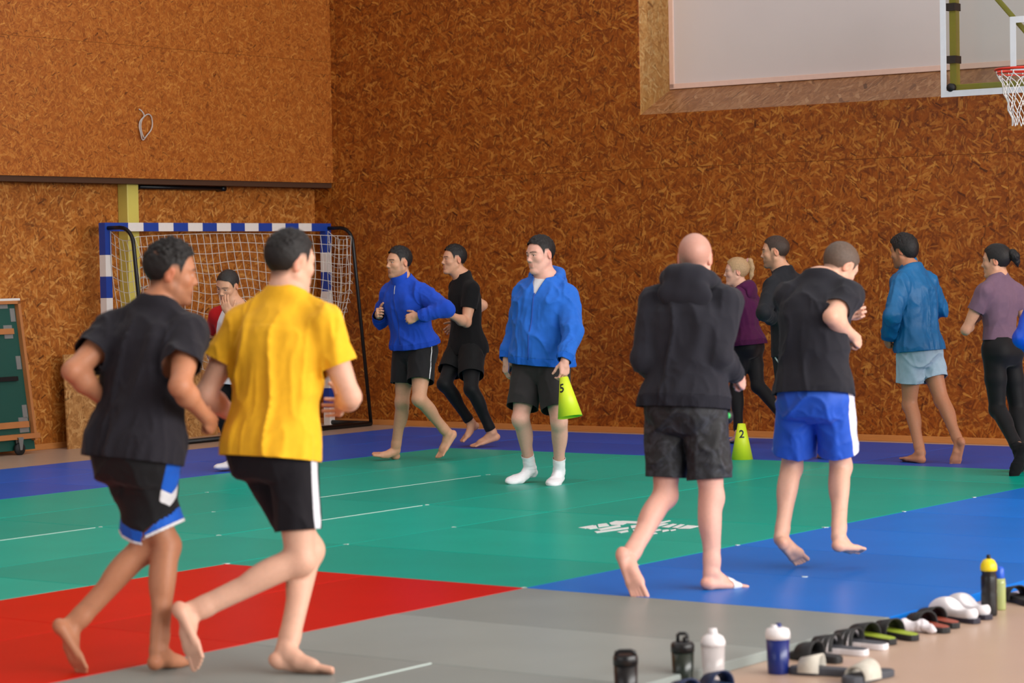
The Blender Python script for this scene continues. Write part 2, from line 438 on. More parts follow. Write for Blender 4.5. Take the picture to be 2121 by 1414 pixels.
for (a_, b_) in ((0, 0), (1, 0), (2, 0), (3, 0), (4, 0), (5, 0), (2, -2), (1, -2), (1, -3), (3, -3), (2, -4), (3, -5), (0, -2), (5, -4), (1, 1), (1, -4)):
    n = 7; c_ = W(a_, b_, 0) - lo; ang = rngw.random() * 6; v = []
    for zz in (MT - .003, MT + .0028):
        for i in range(n):
            t = 2 * math.pi * i / n; r = (.022 if i % 2 else .010) * rngw.uniform(.7, 1.2); v.append(c_ + VB * r * math.cos(t + ang) + VA * r * .8 * math.sin(t + ang) + UPZ * zz)
    MB().add(v, [tuple(range(n, 2 * n))] + [(i, (i + 1) % n, n + (i + 1) % n, n + i) for i in range(n)]).build('torn_corner', WORN_LIT, mats_root)

# ================================================================== implicit-surface modelling for people and clothes
def nrm(v):
    v = np.asarray(v, float); return v / (np.linalg.norm(v) + 1e-12)
def ortho(v, d):
    return nrm(v - d * np.dot(v, d))
class Prim: pass
def cone(p0, r0, p1, r1, k=0.02, name=''):
    q = Prim(); q.t = 'c'; q.a = np.asarray(p0, float); q.b = np.asarray(p1, float); q.ra = r0; q.rb = r1; q.k = k; q.sub = False; q.name = name
    R = max(r0, r1); q.lo = np.minimum(q.a, q.b) - R; q.hi = np.maximum(q.a, q.b) + R
    return q
def ell(c, ax, rad, k=0.02, sub=False, name=''):
    q = Prim(); q.t = 'e'; q.c = np.asarray(c, float); q.ax = np.asarray(ax, float); q.r = np.asarray(rad, float); q.k = k; q.sub = sub; q.name = name
    R = np.sqrt(((q.ax * q.r[:, None]) ** 2).sum(0)); q.lo = q.c - R; q.hi = q.c + R
    return q
def loft(st, axis, k=0.02, pw=2.4, name=''):
    """st: list of (centre, right, forward, half width, half depth); axis = (start, direction, length)"""
    q = Prim(); q.t = 'l'; q.st = st; q.k = k; q.sub = False; q.pw = pw; q.name = name
    q.s = np.array([np.dot(x[0] - axis[0], axis[1]) for x in st]); q.ax0, q.axd = axis[0], axis[1]
    R = max(max(x[3], x[4]) for x in st) * 1.15
    C = np.array([x[0] for x in st]); q.lo = C.min(0) - R; q.hi = C.max(0) + R
    return q
def pdist(q, X, Y, Z):
    if q.t == 'c':
        ab_ = q.b - q.a; L2 = max(ab_ @ ab_, 1e-12)
        dx, dy, dz = X - q.a[0], Y - q.a[1], Z - q.a[2]
        t = np.clip((dx * ab_[0] + dy * ab_[1] + dz * ab_[2]) / L2, 0, 1)
        dd = np.sqrt((dx - t * ab_[0]) ** 2 + (dy - t * ab_[1]) ** 2 + (dz - t * ab_[2]) ** 2) - (q.ra + (q.rb - q.ra) * t)
        if getattr(q, 'flat', False):                          # flat far end instead of a round one
            L_ = math.sqrt(L2); dd = np.maximum(dd, (dx * ab_[0] + dy * ab_[1] + dz * ab_[2]) / L_ - L_)
        return dd
    if q.t == 'e':
        dx, dy, dz = X - q.c[0], Y - q.c[1], Z - q.c[2]
        u = [dx * a[0] + dy * a[1] + dz * a[2] for a in q.ax]
        k0 = np.sqrt(sum((u[i] / q.r[i]) ** 2 for i in range(3))); k1 = np.sqrt(sum((u[i] / q.r[i] ** 2) ** 2 for i in range(3))) + 1e-9
        return np.where(k0 < 1e-3, -q.r.min(), k0 * (k0 - 1) / k1)
    s = (X - q.ax0[0]) * q.axd[0] + (Y - q.ax0[1]) * q.axd[1] + (Z - q.ax0[2]) * q.axd[2]
    C = np.array([x[0] for x in q.st]); Rr = np.array([x[1] for x in q.st]); Ff = np.array([x[2] for x in q.st])
    w = np.interp(s, q.s, [x[3] for x in q.st]); d = np.interp(s, q.s, [x[4] for x in q.st])
    c = [np.interp(s, q.s, C[:, i]) for i in range(3)]; r = [np.interp(s, q.s, Rr[:, i]) for i in range(3)]; f = [np.interp(s, q.s, Ff[:, i]) for i in range(3)]
    dx, dy, dz = X - c[0], Y - c[1], Z - c[2]
    u = np.abs(dx * r[0] + dy * r[1] + dz * r[2]); v = np.abs(dx * f[0] + dy * f[1] + dz * f[2])
    e = ((u / w) ** q.pw + (v / d) ** q.pw) ** (1 / q.pw)
    rad = np.sqrt(u * u + v * v)
    dist = np.where(e > 1e-3, rad * (1 - 1 / np.maximum(e, 1e-3)), -np.minimum(w, d))
    over = np.maximum(q.s[0] - s, s - q.s[-1])
    return np.where(over > 0, np.sqrt(np.maximum(dist, 0) ** 2 + over ** 2) + np.minimum(dist, 0) * 0, dist)
def field(prims, lo, hi, h):
    n = np.ceil((hi - lo) / h).astype(int) + 1
    D = np.full(n, 1.0, np.float32)
    ax = [lo[i] + h * np.arange(n[i]) for i in range(3)]
    for q in prims:
        pad = q.k + 0.02 + 2 * h
        i0 = np.maximum(np.floor((q.lo - pad - lo) / h).astype(int), 0); i1 = np.minimum(np.ceil((q.hi + pad - lo) / h).astype(int) + 1, n)
        if (i1 <= i0).any(): continue
        sl = tuple(slice(i0[i], i1[i]) for i in range(3))
        d = pdist(q, ax[0][sl[0]][:, None, None], ax[1][sl[1]][None, :, None], ax[2][sl[2]][None, None, :]).astype(np.float32)
        D0 = D[sl]
        if q.sub:
            d = -d; hh = np.clip(.5 - .5 * (D0 - d) / q.k, 0, 1); D[sl] = D0 * (1 - hh) + d * hh + q.k * hh * (1 - hh)
        else:
            hh = np.clip(.5 + .5 * (d - D0) / q.k, 0, 1); D[sl] = d * (1 - hh) + D0 * hh - q.k * hh * (1 - hh)
    return D
def trilin(D, p):
    i = np.clip(np.floor(p).astype(int), 0, np.array(D.shape) - 2); f = p - i
    g = lambda a, b, c: D[i[:, 0] + a, i[:, 1] + b, i[:, 2] + c]
    fx, fy, fz = f[:, 0], f[:, 1], f[:, 2]
    c00 = g(0, 0, 0) * (1 - fx) + g(1, 0, 0) * fx; c10 = g(0, 1, 0) * (1 - fx) + g(1, 1, 0) * fx
    c01 = g(0, 0, 1) * (1 - fx) + g(1, 0, 1) * fx; c11 = g(0, 1, 1) * (1 - fx) + g(1, 1, 1) * fx
    return (c00 * (1 - fy) + c10 * fy) * (1 - fz) + (c01 * (1 - fy) + c11 * fy) * fz
def grad(D, p):
    e = .5; g = np.stack([trilin(D, p + np.eye(3)[i] * e) - trilin(D, p - np.eye(3)[i] * e) for i in range(3)], 1)
    return g / (np.linalg.norm(g, axis=1, keepdims=True) + 1e-9)
EDG = [((0, 0, 0), (1, 0, 0)), ((0, 1, 0), (1, 1, 0)), ((0, 0, 1), (1, 0, 1)), ((0, 1, 1), (1, 1, 1)),
       ((0, 0, 0), (0, 1, 0)), ((1, 0, 0), (1, 1, 0)), ((0, 0, 1), (0, 1, 1)), ((1, 0, 1), (1, 1, 1)),
       ((0, 0, 0), (0, 0, 1)), ((1, 0, 0), (1, 0, 1)), ((0, 1, 0), (0, 1, 1)), ((1, 1, 0), (1, 1, 1))]
def surf(prims, h, iso=0.0, lo=None, hi=None):
    """surface of the smooth union as triangles, with normals"""
    if lo is None:
        lo = np.min([q.lo for q in prims if not q.sub], 0) - 3 * h - iso - .012; hi = np.max([q.hi for q in prims if not q.sub], 0) + 3 * h + iso + .012
    D = field(prims, lo, hi, h) - np.float32(iso)
    S = D < 0; n = np.array(D.shape)
    c = np.zeros(n - 1, np.int8)
    for a in (0, 1):
        for b in (0, 1):
            for d in (0, 1): c += S[a:n[0] - 1 + a, b:n[1] - 1 + b, d:n[2] - 1 + d]
    act = (c > 0) & (c < 8)
    idx = np.argwhere(act)
    if len(idx) == 0: return np.zeros((0, 3)), np.zeros((0, 3), int), np.zeros((0, 3))
    ids = np.full(act.shape, -1, np.int32); ids[act] = np.arange(len(idx))
    acc = np.zeros((len(idx), 3)); cnt = np.zeros(len(idx))
    for a, b in EDG:
        a = np.array(a); b = np.array(b)
        ia, ib = idx + a, idx + b
        da = D[ia[:, 0], ia[:, 1], ia[:, 2]]; db = D[ib[:, 0], ib[:, 1], ib[:, 2]]
        mk = (da < 0) != (db < 0); t = np.where(mk, da / np.where(mk, da - db, 1), 0)
        acc += mk[:, None] * (a + t[:, None] * (b - a)); cnt += mk
    p = idx + acc / cnt[:, None]
    for _ in range(2):
        g = grad(D, p); p = p - np.clip(trilin(D, p) / h, -.4, .4)[:, None] * g * .8
    nv = grad(D, p)
    tris = []
    for ax in range(3):
        o1, o2 = [(1, 2), (2, 0), (0, 1)][ax]
        sl0 = [slice(1, -1)] * 3; sl0[ax] = slice(0, -1); sl1 = [slice(1, -1)] * 3; sl1[ax] = slice(1, None)
        s0, s1 = S[tuple(sl0)], S[tuple(sl1)]
        e = np.argwhere(s0 != s1)
        if len(e) == 0: continue
        base = e.copy(); base[:, o1] += 1; base[:, o2] += 1
        flip = s0[e[:, 0], e[:, 1], e[:, 2]]
        d1 = np.eye(3, dtype=int)[o1]; d2 = np.eye(3, dtype=int)[o2]
        q = [ids[tuple((base - off).T)] for off in (d1 + d2, d2, 0 * d1, d1)]
        Q = np.stack(q, 1); Q[~flip] = Q[~flip][:, ::-1]
        tris.append(Q[:, [0, 1, 2]]); tris.append(Q[:, [0, 2, 3]])
    T = np.concatenate(tris); T = T[(T >= 0).all(1)]
    return lo + h * p, T, nv
def compact(v, t, *att):
    u, inv = np.unique(t, return_inverse=True)
    return (v[u], inv.reshape(-1, 3)) + tuple(a[u] for a in att)
def clip(v, t, f, n=None):
    """keep the part of the mesh where f > 0, cutting triangles cleanly"""
    if n is None: n = np.zeros_like(v)
    s = f > 0; c = s[t].sum(1)
    out = [t[c == 3]]; nv = len(v); ed = []; mk = []
    for want in (1, 2):
        T = t[c == want]
        if len(T) == 0: continue
        ss = s[T]; piv = np.argmax(ss if want == 1 else ~ss, 1)
        R = np.stack([T[np.arange(len(T)), (piv + k) % 3] for k in range(3)], 1)
        ed.append((want, R))
    V = [v]; N = [n]; 
    for want, R in ed:
        a, b, c_ = R.T
        def cut(i, j):
            tt = (f[i] / (f[i] - f[j]))[:, None]; return v[i] * (1 - tt) + v[j] * tt, n[i] * (1 - tt) + n[j] * tt
        key = np.concatenate([np.stack([a, b], 1), np.stack([a, c_], 1)]); key.sort(1)
        u, inv = np.unique(key, axis=0, return_inverse=True); inv = inv.reshape(-1)
        pv, pn = cut(u[:, 0], u[:, 1])
        base = sum(len(x) for x in V); V.append(pv); N.append(pn)
        m_ = len(a); iab = base + inv[:m_]; iac = base + inv[m_:]
        if want == 1: out.append(np.stack([a, iab, iac], 1))
        else: out += [np.stack([iab, b, c_], 1), np.stack([iab, c_, iac], 1)]
    T = np.concatenate(out); V = np.concatenate(V); N = np.concatenate(N)
    if len(T) == 0: return V[:0], T, N[:0]
    # weld duplicate cut vertices made by the two passes
    key = np.round(V / 1e-6).astype(np.int64); _, first, inv = np.unique(key, axis=0, return_index=True, return_inverse=True)
    T = inv.reshape(-1)[T]; V = V[first]; N = N[first]
    T = T[(T[:, 0] != T[:, 1]) & (T[:, 1] != T[:, 2]) & (T[:, 0] != T[:, 2])]
    V, T, N = compact(V, T, N)
    return V, T, N
def hash3(i):
    x = (i[..., 0] * 374761393 + i[..., 1] * 668265263 + i[..., 2] * 2147483647) & 0xffffffff
    x = ((x ^ (x >> 13)) * 1274126177) & 0xffffffff
    return ((x ^ (x >> 16)) & 0xffff) / 65535.0
def vnoise(P):
    i = np.floor(P).astype(np.int64); f = P - i; f = f * f * (3 - 2 * f); r = 0
    for a in (0, 1):
        for b in (0, 1):
            for c in (0, 1):
                w = (f[:, 0] if a else 1 - f[:, 0]) * (f[:, 1] if b else 1 - f[:, 1]) * (f[:, 2] if c else 1 - f[:, 2])
                r = r + w * hash3(i + np.array([a, b, c]))
    return r
def np_mesh(name, v, t, mat, parent, origin, col=None, smooth=True, solid=0.0):
    me = bpy.data.meshes.new(name)
    v = np.ascontiguousarray(v - origin, np.float32); t = np.ascontiguousarray(t, np.int32)
    me.vertices.add(len(v)); me.vertices.foreach_set('co', v.ravel())
    me.loops.add(len(t) * 3); me.loops.foreach_set('vertex_index', t.ravel())
    me.polygons.add(len(t)); me.polygons.foreach_set('loop_start', np.arange(0, len(t) * 3, 3, dtype=np.int32))
    me.polygons.foreach_set('use_smooth', np.full(len(t), smooth))
    me.materials.append(mat)
    me.update(calc_edges=True)
    if col is not None:
        a = me.color_attributes.new('Col', 'FLOAT_COLOR', 'POINT')
        a.data.foreach_set('color', np.concatenate([col, np.ones((len(col), 1))], 1).astype(np.float32).ravel())
    o = bpy.data.objects.new(name, me); COL.objects.link(o); o.parent = parent
    if solid:
        md = o.modifiers.new('cloth', 'SOLIDIFY'); md.thickness = solid; md.offset = -1; md.use_rim = True
    return o
def segt(P, a, b):
    d = b - a; t = ((P - a) @ d) / (d @ d); tc = np.clip(t, 0, 1)
    return t, np.linalg.norm(P - (a + tc[:, None] * d), axis=1)

def skin_mat():
    if 'skin' in MATS: return MATS['skin']
    t = NT('skin')
    at = t.add('ShaderNodeAttribute'); at.attribute_name = 'Col'
    tc = t.add('ShaderNodeTexCoord'); nz = t.add('ShaderNodeTexNoise', Scale=60.0, Detail=3.0); t.link(tc.outputs['Object'], nz.inputs['Vector'])
    mr = t.add('ShaderNodeMapRange'); mr.inputs[3].default_value = .92; mr.inputs[4].default_value = 1.08; t.link(nz.outputs['Fac'], mr.inputs[0])
    sc = t.add('ShaderNodeVectorMath', operation='SCALE'); t.link(at.outputs['Color'], sc.inputs[0]); t.link(mr.outputs[0], sc.inputs['Scale'])
    t.link(sc.outputs[0], t.p.inputs['Base Color'])
    t.p.inputs['Roughness'].default_value = 0.5; t.p.inputs['Specular IOR Level'].default_value = 0.35
    t.p.inputs['Subsurface Weight'].default_value = 0.12
    t.p.inputs['Subsurface Radius'].default_value = (0.012, 0.005, 0.003); t.p.inputs['Subsurface Scale'].default_value = 1.0
    MATS['skin'] = t.m; return t.m
def hair_mat(name, col):
    return plain('hair_' + name, col, 0.55, 0.35, 90, 0.5, 260, spec=0.35)

def solve(parent, px, L, sg):
    d = ray(*px); d = d / np.linalg.norm(d)
    oc = EYE - parent; b = oc @ d; c = oc @ oc - L * L; disc = b * b - c
    if disc <= 0: return EYE + d * (-b)
    r = math.sqrt(disc); return EYE + d * (-b + r * sg)
def yawv(deg):
    a = math.radians(deg); return np.array([math.sin(a), math.cos(a), 0])
UP = np.array([0, 0, 1.0])

class Person:
    def __init__(s, label, k, pose, look, vox=1.0, group=None):
        s.k = k; s.bulk = look.get('bulk', 1.0); s.pose = pose; s.look = look; s.vox = vox
        s.skeleton()
        base = s.pelvis.copy(); base[2] = MT
        s.root = empty('person', base); s.org = base
        tag(s.root, label, 'person')
        s.field()
        s.skin()
        s.hair()
    # ---------------------------------------------------------- joints from the picture plus bone lengths
    def joints(s, Y):
        p = s.pose; k = s.k
        pel = at_depth(p['pel'][0], p['pel'][1], Y)
        neck = at_depth(p['neck'][0], p['neck'][1], Y + p['neck'][2])
        J = dict(pel=pel, neck=neck)
        up = nrm(neck - pel)
        rh = ortho(np.array([math.cos(math.radians(p['yawh'])), -math.sin(math.radians(p['yawh'])), p.get('tilth', 0)]), up)
        rs = ortho(np.array([math.cos(math.radians(p['yaws'])), -math.sin(math.radians(p['yaws'])), p.get('tilts', 0)]), up)
        J['up'], J['rh'], J['rs'] = up, rh, rs
        J['fh'], J['fs'] = np.cross(up, rh), np.cross(up, rs)
        sw = p.get('sw', .178)
        for sd, sg in (('L', -1), ('R', 1)):
            J['hip' + sd] = pel + rh * sg * .092 * k
            J['sh' + sd] = neck + rs * sg * sw * k - up * p.get('shdrop', .098) * k - J['fs'] * .01
            if sd in p['arms']:
                e, w = p['arms'][sd]
                J['el' + sd] = solve(J['sh' + sd], e[:2], .295 * k, e[2]); J['wr' + sd] = solve(J['el' + sd], w[:2], .255 * k, w[2])
            kn, an, to = p['legs'][sd]
            J['kn' + sd] = solve(J['hip' + sd], kn[:2], .435 * k, kn[2])
            J['an' + sd] = solve(J['kn' + sd], an[:2], .425 * k, an[2])
            J['to' + sd] = solve(J['an' + sd], to[:2], .205 * k, to[2])
            sh = nrm(J['kn' + sd] - J['an' + sd]); e = nrm(J['to' + sd] - J['an' + sd]); u0 = ortho(sh, e)
            an_ = math.radians(19)
            J['ff' + sd] = e * math.cos(an_) + u0 * math.sin(an_); J['fu' + sd] = u0 * math.cos(an_) - e * math.sin(an_)
            if len(to) > 3:                                    # foot rolled so that the sole turns towards the viewer's side
                F_, U_ = J['ff' + sd], J['fu' + sd]; w_ = np.cross(F_, U_); w_ = w_ if w_[1] > 0 else -w_
                a_ = math.radians(to[3]); J['fu' + sd] = U_ * math.cos(a_) + w_ * math.sin(a_)
            heel = J['an' + sd] - J['fu' + sd] * .078 * k - J['ff' + sd] * .03 * k
            J['low' + sd] = min(heel[2], J['to' + sd][2] - .008)
        return J
    def skeleton(s):
        pl = s.pose['plant']
        lo, hi = s.pose['Y'] * .93, s.pose['Y'] * 1.08
        def g(Y):
            J = s.joints(Y); return min(J['low' + c] for c in pl) - (MT + s.pose.get('lift', 0.0))
        if s.pose.get('fixY'): Y = s.pose['Y']
        else:
            best = None
            for Y in np.linspace(lo, hi, 61):
                e = abs(g(Y)) + .0 * abs(Y - s.pose['Y'])
                if best is None or e < best[0]: best = (e, Y)
            Y = best[1]
        J = s.joints(Y)
        for n, v in J.items(): setattr(s, n, v)
        s.pelvis = s.pel; s.Yfit = Y
        msg = []
        k = s.k
        for a, b, L in (('shL', 'elL', .295), ('elL', 'wrL', .255), ('shR', 'elR', .295), ('elR', 'wrR', .255), ('hipL', 'knL', .435), ('knL', 'anL', .425), ('hipR', 'knR', .435), ('knR', 'anR', .425), ('anL', 'toL', .205), ('anR', 'toR', .205), ('pel', 'neck', .56)):
            if hasattr(s, b):
                d = np.linalg.norm(getattr(s, a) - getattr(s, b)) / (L * k)
                if abs(d - 1) > .03: msg.append('%s-%s %.2f' % (a, b, d))
        print('PERSON', s.look.get('id'), 'Y %.2f->%.2f' % (s.pose['Y'], Y), 'lowL %.2f lowR %.2f' % (s.lowL, s.lowR), msg)
    # ---------------------------------------------------------- body
    BODY = [(-.22, .120, .085), (-.10, .168, .112), (.02, .170, .114), (.18, .152, .102), (.32, .146, .098), (.50, .160, .108), (.66, .176, .118), (.76, .172, .116), (.84, .142, .104), (.92, .098, .086), (1.0, .068, .068), (1.08, .056, .058)]
    def spine(s, t):
        c = s.pel + (s.neck - s.pel) * t
        w = min(max(t, 0), 1)
        r = nrm(s.rh * (1 - w) + s.rs * w); f = np.cross(s.up, r); f = nrm(f)
        bow = s.pose.get('bow', 0.0) * math.sin(math.pi * w)
        return c - f * bow, r, f
    def stations(s, rows, ease_w=0.0, ease_d=0.0, scale=1.0):
        st = []
        for t, w, d in rows:
            c, r, f = s.spine(t); st.append((c, r, f, w * s.k * s.bulk * scale + ease_w, d * s.k * s.bulk * scale + ease_d))
        return st
    def axis(s):
        return (s.pel, s.up, np.linalg.norm(s.neck - s.pel))
    def field(s):
        k, b = s.k, s.bulk; kb = k * (0.5 + 0.5 * b)
        P = []
        fem = s.look.get('fem', False)
        rows = s.BODY if not fem else [(-.22, .125, .09), (-.10, .170, .112), (.02, .168, .108), (.18, .138, .092), (.32, .122, .085), (.50, .132, .094), (.66, .148, .108), (.76, .144, .100), (.84, .118, .086), (.92, .082, .070), (1.0, .056, .056), (1.08, .047, .050)]
        s.rows = rows
        P.append(loft(s.stations(rows), s.axis(), .03, 2.3)); LP = [loft(s.stations([r for r in rows if r[0] < .4]), s.axis(), .03, 2.3)]
        for sd, sg in (('L', -1), ('R', 1)):
            n0 = len(P)
            hip, kn, an = getattr(s, 'hip' + sd), getattr(s, 'kn' + sd), getattr(s, 'an' + sd)
            P.append(ell(s.pel + s.rh * sg * .072 * k - s.fh * .045 * k - s.up * .025 * k, [s.rh, s.fh, s.up], np.array([.086, .078, .10]) * k * b, .07))
            P.append(cone(hip - s.up * .0, .088 * kb, hip + (kn - hip) * .5, .077 * kb, .022)); P.append(cone(hip + (kn - hip) * .5, .077 * kb, kn, .054 * kb, .02))
            sh = nrm(kn - an); ff = getattr(s, 'ff' + sd); back = -ortho(ff, sh)
            kf = -back
            P.append(ell(kn + kf * .018 * k, [np.cross(sh, kf), kf, sh], np.array([.042, .036, .05]) * kb, .03))
            P.append(cone(kn, .050 * kb, an + sh * .05 * k, .036 * k, .03))
            P.append(cone(an + sh * .06 * k, .035 * k, an - sh * .005, .034 * k, .02))
            for m_ in (-1, 1):
                lat = np.cross(sh, kf) * m_
                c0 = an + (kn - an) * (.72 if m_ * sg < 0 else .75) + back * .020 * k + lat * .018 * k
                P.append(ell(c0, [lat, back, sh], np.array([.036, .040, .115]) * kb, .03))
            P.append(cone(an + (kn - an) * .42 + back * .018 * k, .022 * k, an + back * .03 * k, .014 * k, .03))
            LP += P[n0:]; LP.append(cone(an, .036 * k, an - sh * .05, .036 * k, .02)); s.foot(P, sd, sg)
        s.LP = LP
        # shoulders, arms
        for sd, sg in (('L', -1), ('R', 1)):
            sh = getattr(s, 'sh' + sd)
            P.append(cone(s.neck + s.up * .022 * k + s.rs * sg * .02 * k - s.fs * .012, .040 * kb, sh + s.up * .006 * k, .044 * kb, .045))
            if not hasattr(s, 'el' + sd): continue
            el, wr = getattr(s, 'el' + sd), getattr(s, 'wr' + sd); ar = (.86 if fem else 1.0) * kb
            P.append(cone(sh, .060 * ar, sh + (el - sh) * .35, .054 * ar, .04)); P.append(cone(sh + (el - sh) * .35, .054 * ar, el, .039 * ar, .03))
            fd = nrm(wr - el)
            bd = nrm(el - sh)
            inn = ortho(fd, bd) if abs(fd @ bd) < .99 else s.fs
            P.append(ell(sh + (el - sh) * .55 + inn * .010 * k, [np.cross(bd, inn), inn, bd], np.array([.036, .036, .09]) * ar, .03))
            P.append(cone(el, .038 * ar, el + (wr - el) * .3, .043 * ar, .03)); P.append(cone(el + (wr - el) * .3, .043 * ar, wr, .027 * ar, .03))
            s.hand(P, sd, sg)
        s.headprims(P)
        s.P = P
    def foot(s, P, sd, sg):
        k = s.k; an = getattr(s, 'an' + sd); F, U = getattr(s, 'ff' + sd), getattr(s, 'fu' + sd)
        Rt = np.cross(F, U)                                    # to the person's right
        inn = -Rt * sg                                         # towards the big toe
        o = an - U * .078 * k                                  # on the sole under the ankle
        pt = lambda x, y, z: o + F * x * k + inn * y * k + U * z * k
        P.append(ell(pt(-.032, 0, .030), [F, inn, U], np.array([.034, .030, .031]) * k, .02))
        P.append(cone(pt(-.012, 0, .075), .031 * k, pt(.035, .004, .050), .030 * k, .02))
        P.append(cone(pt(.02, .002, .050), .031 * k, pt(.105, .012, .026), .024 * k, .02))
        P.append(cone(pt(-.02, -.012, .022), .022 * k, pt(.10, -.026, .016), .016 * k, .02))
        P.append(cone(pt(.06, .012, .024), .024 * k, pt(.125, .022, .020), .020 * k, .02))
        P.append(ell(pt(.118, -.002, .017), [F, inn, U], np.array([.035, .043, .017]) * k, .015))
        for m_ in (-1, 1): P.append(ell(an + inn * m_ * .026 * k + F * .0, [F, inn, U], np.array([.012, .009, .012]) * k, .012))
        if s.look.get('socks'): return                         # toes stay inside the sock
        for i, (y, x1, r) in enumerate(((.027, .196, .0125), (.006, .196, .009), (-.010, .188, .0085), (-.024, .178, .008), (-.037, .166, .0085))):
            P.append(cone(pt(.125, y * .92, .016), r * 1.1 * k, pt(x1, y, .0105), r * k, .006))
    def hand(s, P, sd, sg):
        k = s.k * (.92 if s.look.get('fem') else 1.0); wr, el = getattr(s, 'wr' + sd), getattr(s, 'el' + sd)
        hp = s.pose.get('hand' + sd, {})
        h = nrm(wr - el)
        if 'dir' in hp: h = nrm(np.asarray(hp['dir'], float) * hp.get('w', 1.0) + h * (1 - hp.get('w', 1.0)))
        mid = s.spine(.5)[0]
        n = np.asarray(hp['palm'], float) if 'palm' in hp else (mid - wr) * np.array([1, 1, .3])
        n = ortho(n, h)
        tb = np.cross(h, n) * (1 if sd == 'R' else -1)
        cv = hp.get('curl', (62, 150, 200)); sp = hp.get('spread', 1.0)
        pt = lambda x, y, z: wr + h * x * k + tb * y * k + n * z * k
        P.append(cone(pt(-.01, 0, 0), .0255 * k, pt(.03, .002, .0), .026 * k, .015))
        P.append(ell(pt(.052, 0, .0), [h, tb, n], np.array([.050, .043, .0165]) * k, .015))
        P.append(ell(pt(.035, .024, .010), [h, tb, n], np.array([.032, .018, .016]) * k, .012))
        for i, (y, L, r) in enumerate(((.031, .075, .0092), (.0105, .083, .0095), (-.010, .078, .0090), (-.029, .062, .0080))):
            p0 = pt(.088 - (.004 if i == 0 else .0) - (.010 if i == 3 else 0), y, .0); a = 0
            P.append(cone(pt(.05, y * .8, 0), .0125 * k, p0, .0112 * k, .008))
            for j, fr_ in enumerate((.46, .30, .24)):
                a = math.radians(cv[j] + (i * 4 if cv[j] < 60 else 0)); d = h * math.cos(a) + n * math.sin(a)
                d = nrm(d + tb * (1.5 - i) * .05 * sp)
                p1 = p0 + d * L * fr_ * k; P.append(cone(p0, (r - .0007 * j) * k, p1, (r - .0007 * (j + 1)) * k, .003)); p0 = p1
        tc = hp.get('thumb', (.55, .75, .45))                  # direction in (along, side, palm)
        p0 = pt(.018, .026, .008); d = nrm(h * tc[0] + tb * tc[1] + n * tc[2])
        p1 = p0 + d * .040 * k; P.append(cone(p0, .0145 * k, p1, .0115 * k, .008))
        d2 = nrm(d * .7 + h * .6 + n * .25 * tc[2]); p2 = p1 + d2 * .032 * k; P.append(cone(p1, .0112 * k, p2, .0098 * k, .004))
        d3 = nrm(d2 + n * .35); P.append(cone(p2, .0096 * k, p2 + d3 * .024 * k, .0082 * k, .003))
        setattr(s, 'hc' + sd, pt(.07, 0, .01)); setattr(s, 'hf' + sd, (h, tb, n))
    def headprims(s, P):
        p = s.pose['head']; hk = s.k ** .5 * 1.015 * s.look.get('hk', 1.0); s.hk = hk
        F0 = yawv(p[2]); pt_ = math.radians(p[3]); F = F0 * math.cos(pt_) + UP * math.sin(pt_)
        R0 = np.array([math.cos(math.radians(p[2])), -math.sin(math.radians(p[2])), 0]); U0 = np.cross(R0, F)
        rl = math.radians(p[4]); R_ = R0 * math.cos(rl) - U0 * math.sin(rl); U = U0 * math.cos(rl) + R0 * math.sin(rl)
        hc = at_depth(p[0], p[1], s.neck[1] + (p[5] if len(p) > 5 else .03 * F0[1]))
        s.hc, s.hR, s.hF, s.hU = hc, R_, F, U
        pt = lambda x, y, z: hc + (R_ * x + F * y + U * z) * hk
        ax = [R_, F, U]; fem = s.look.get('fem', False)
        nk = .9 if fem else 1.0; nb = (.84 if fem else 1.0)
        P.append(cone(s.neck - s.up * .03 * s.k, .060 * s.k * nb, pt(0, -.020, -.055), .055 * hk * nb, .035))
        P.append(cone(s.neck + s.fs * .01, .054 * s.k * nb, pt(0, .022, -.075), .046 * hk * nb, .03))
        e = lambda c, r, k_=.02, sub=False, a=ax: P.append(ell(pt(*c), a, np.array(r) * hk, k_ * hk, sub))
        c_ = lambda a, ra, b, rb, k_=.015: P.append(cone(pt(*a), ra * hk, pt(*b), rb * hk, k_ * hk))
        e((0, -.014, .036), (.0755, .098, .086)); e((0, .012, .018), (.068, .080, .078), .03)
        e((0, .030, -.035), (.0575, .062, .082), .03)
        for sg in (-1, 1):
            c_((sg * .054, .000, -.050), .016, (sg * .022, .066, -.103), .014, .025)
            e((sg * .040, .060, -.022), (.024, .022, .022), .02)
            c_((sg * .046, .070, .026), .011, (sg * .014, .085, .022), .011, .018)
        e((0, .077, -.103), (.024 * nk, .020, .019), .02)
        for sg in (-1, 1): e((sg * .031, .101, .004), (.019, .018, .013), .014, True)
        c_((0, .084, .016), .0080, (0, .105, -.024), .0095, .012)
        e((0, .105, -.029), (.0105, .0105, .0085), .010)
        for sg in (-1, 1): e((sg * .0115, .095, -.033), (.0075, .010, .007), .008)
        e((0, .070, -.062), (.030, .022, .022), .02)
        c_((-.017, .0875, -.0600), .0060, (.017, .0875, -.0600), .0060, .006); c_((0, .0925, -.0585), .0060, (0, .0925, -.0590), .0060, .006)
        c_((-.014, .0885, -.0725), .0075, (.014, .0885, -.0725), .0075, .006)
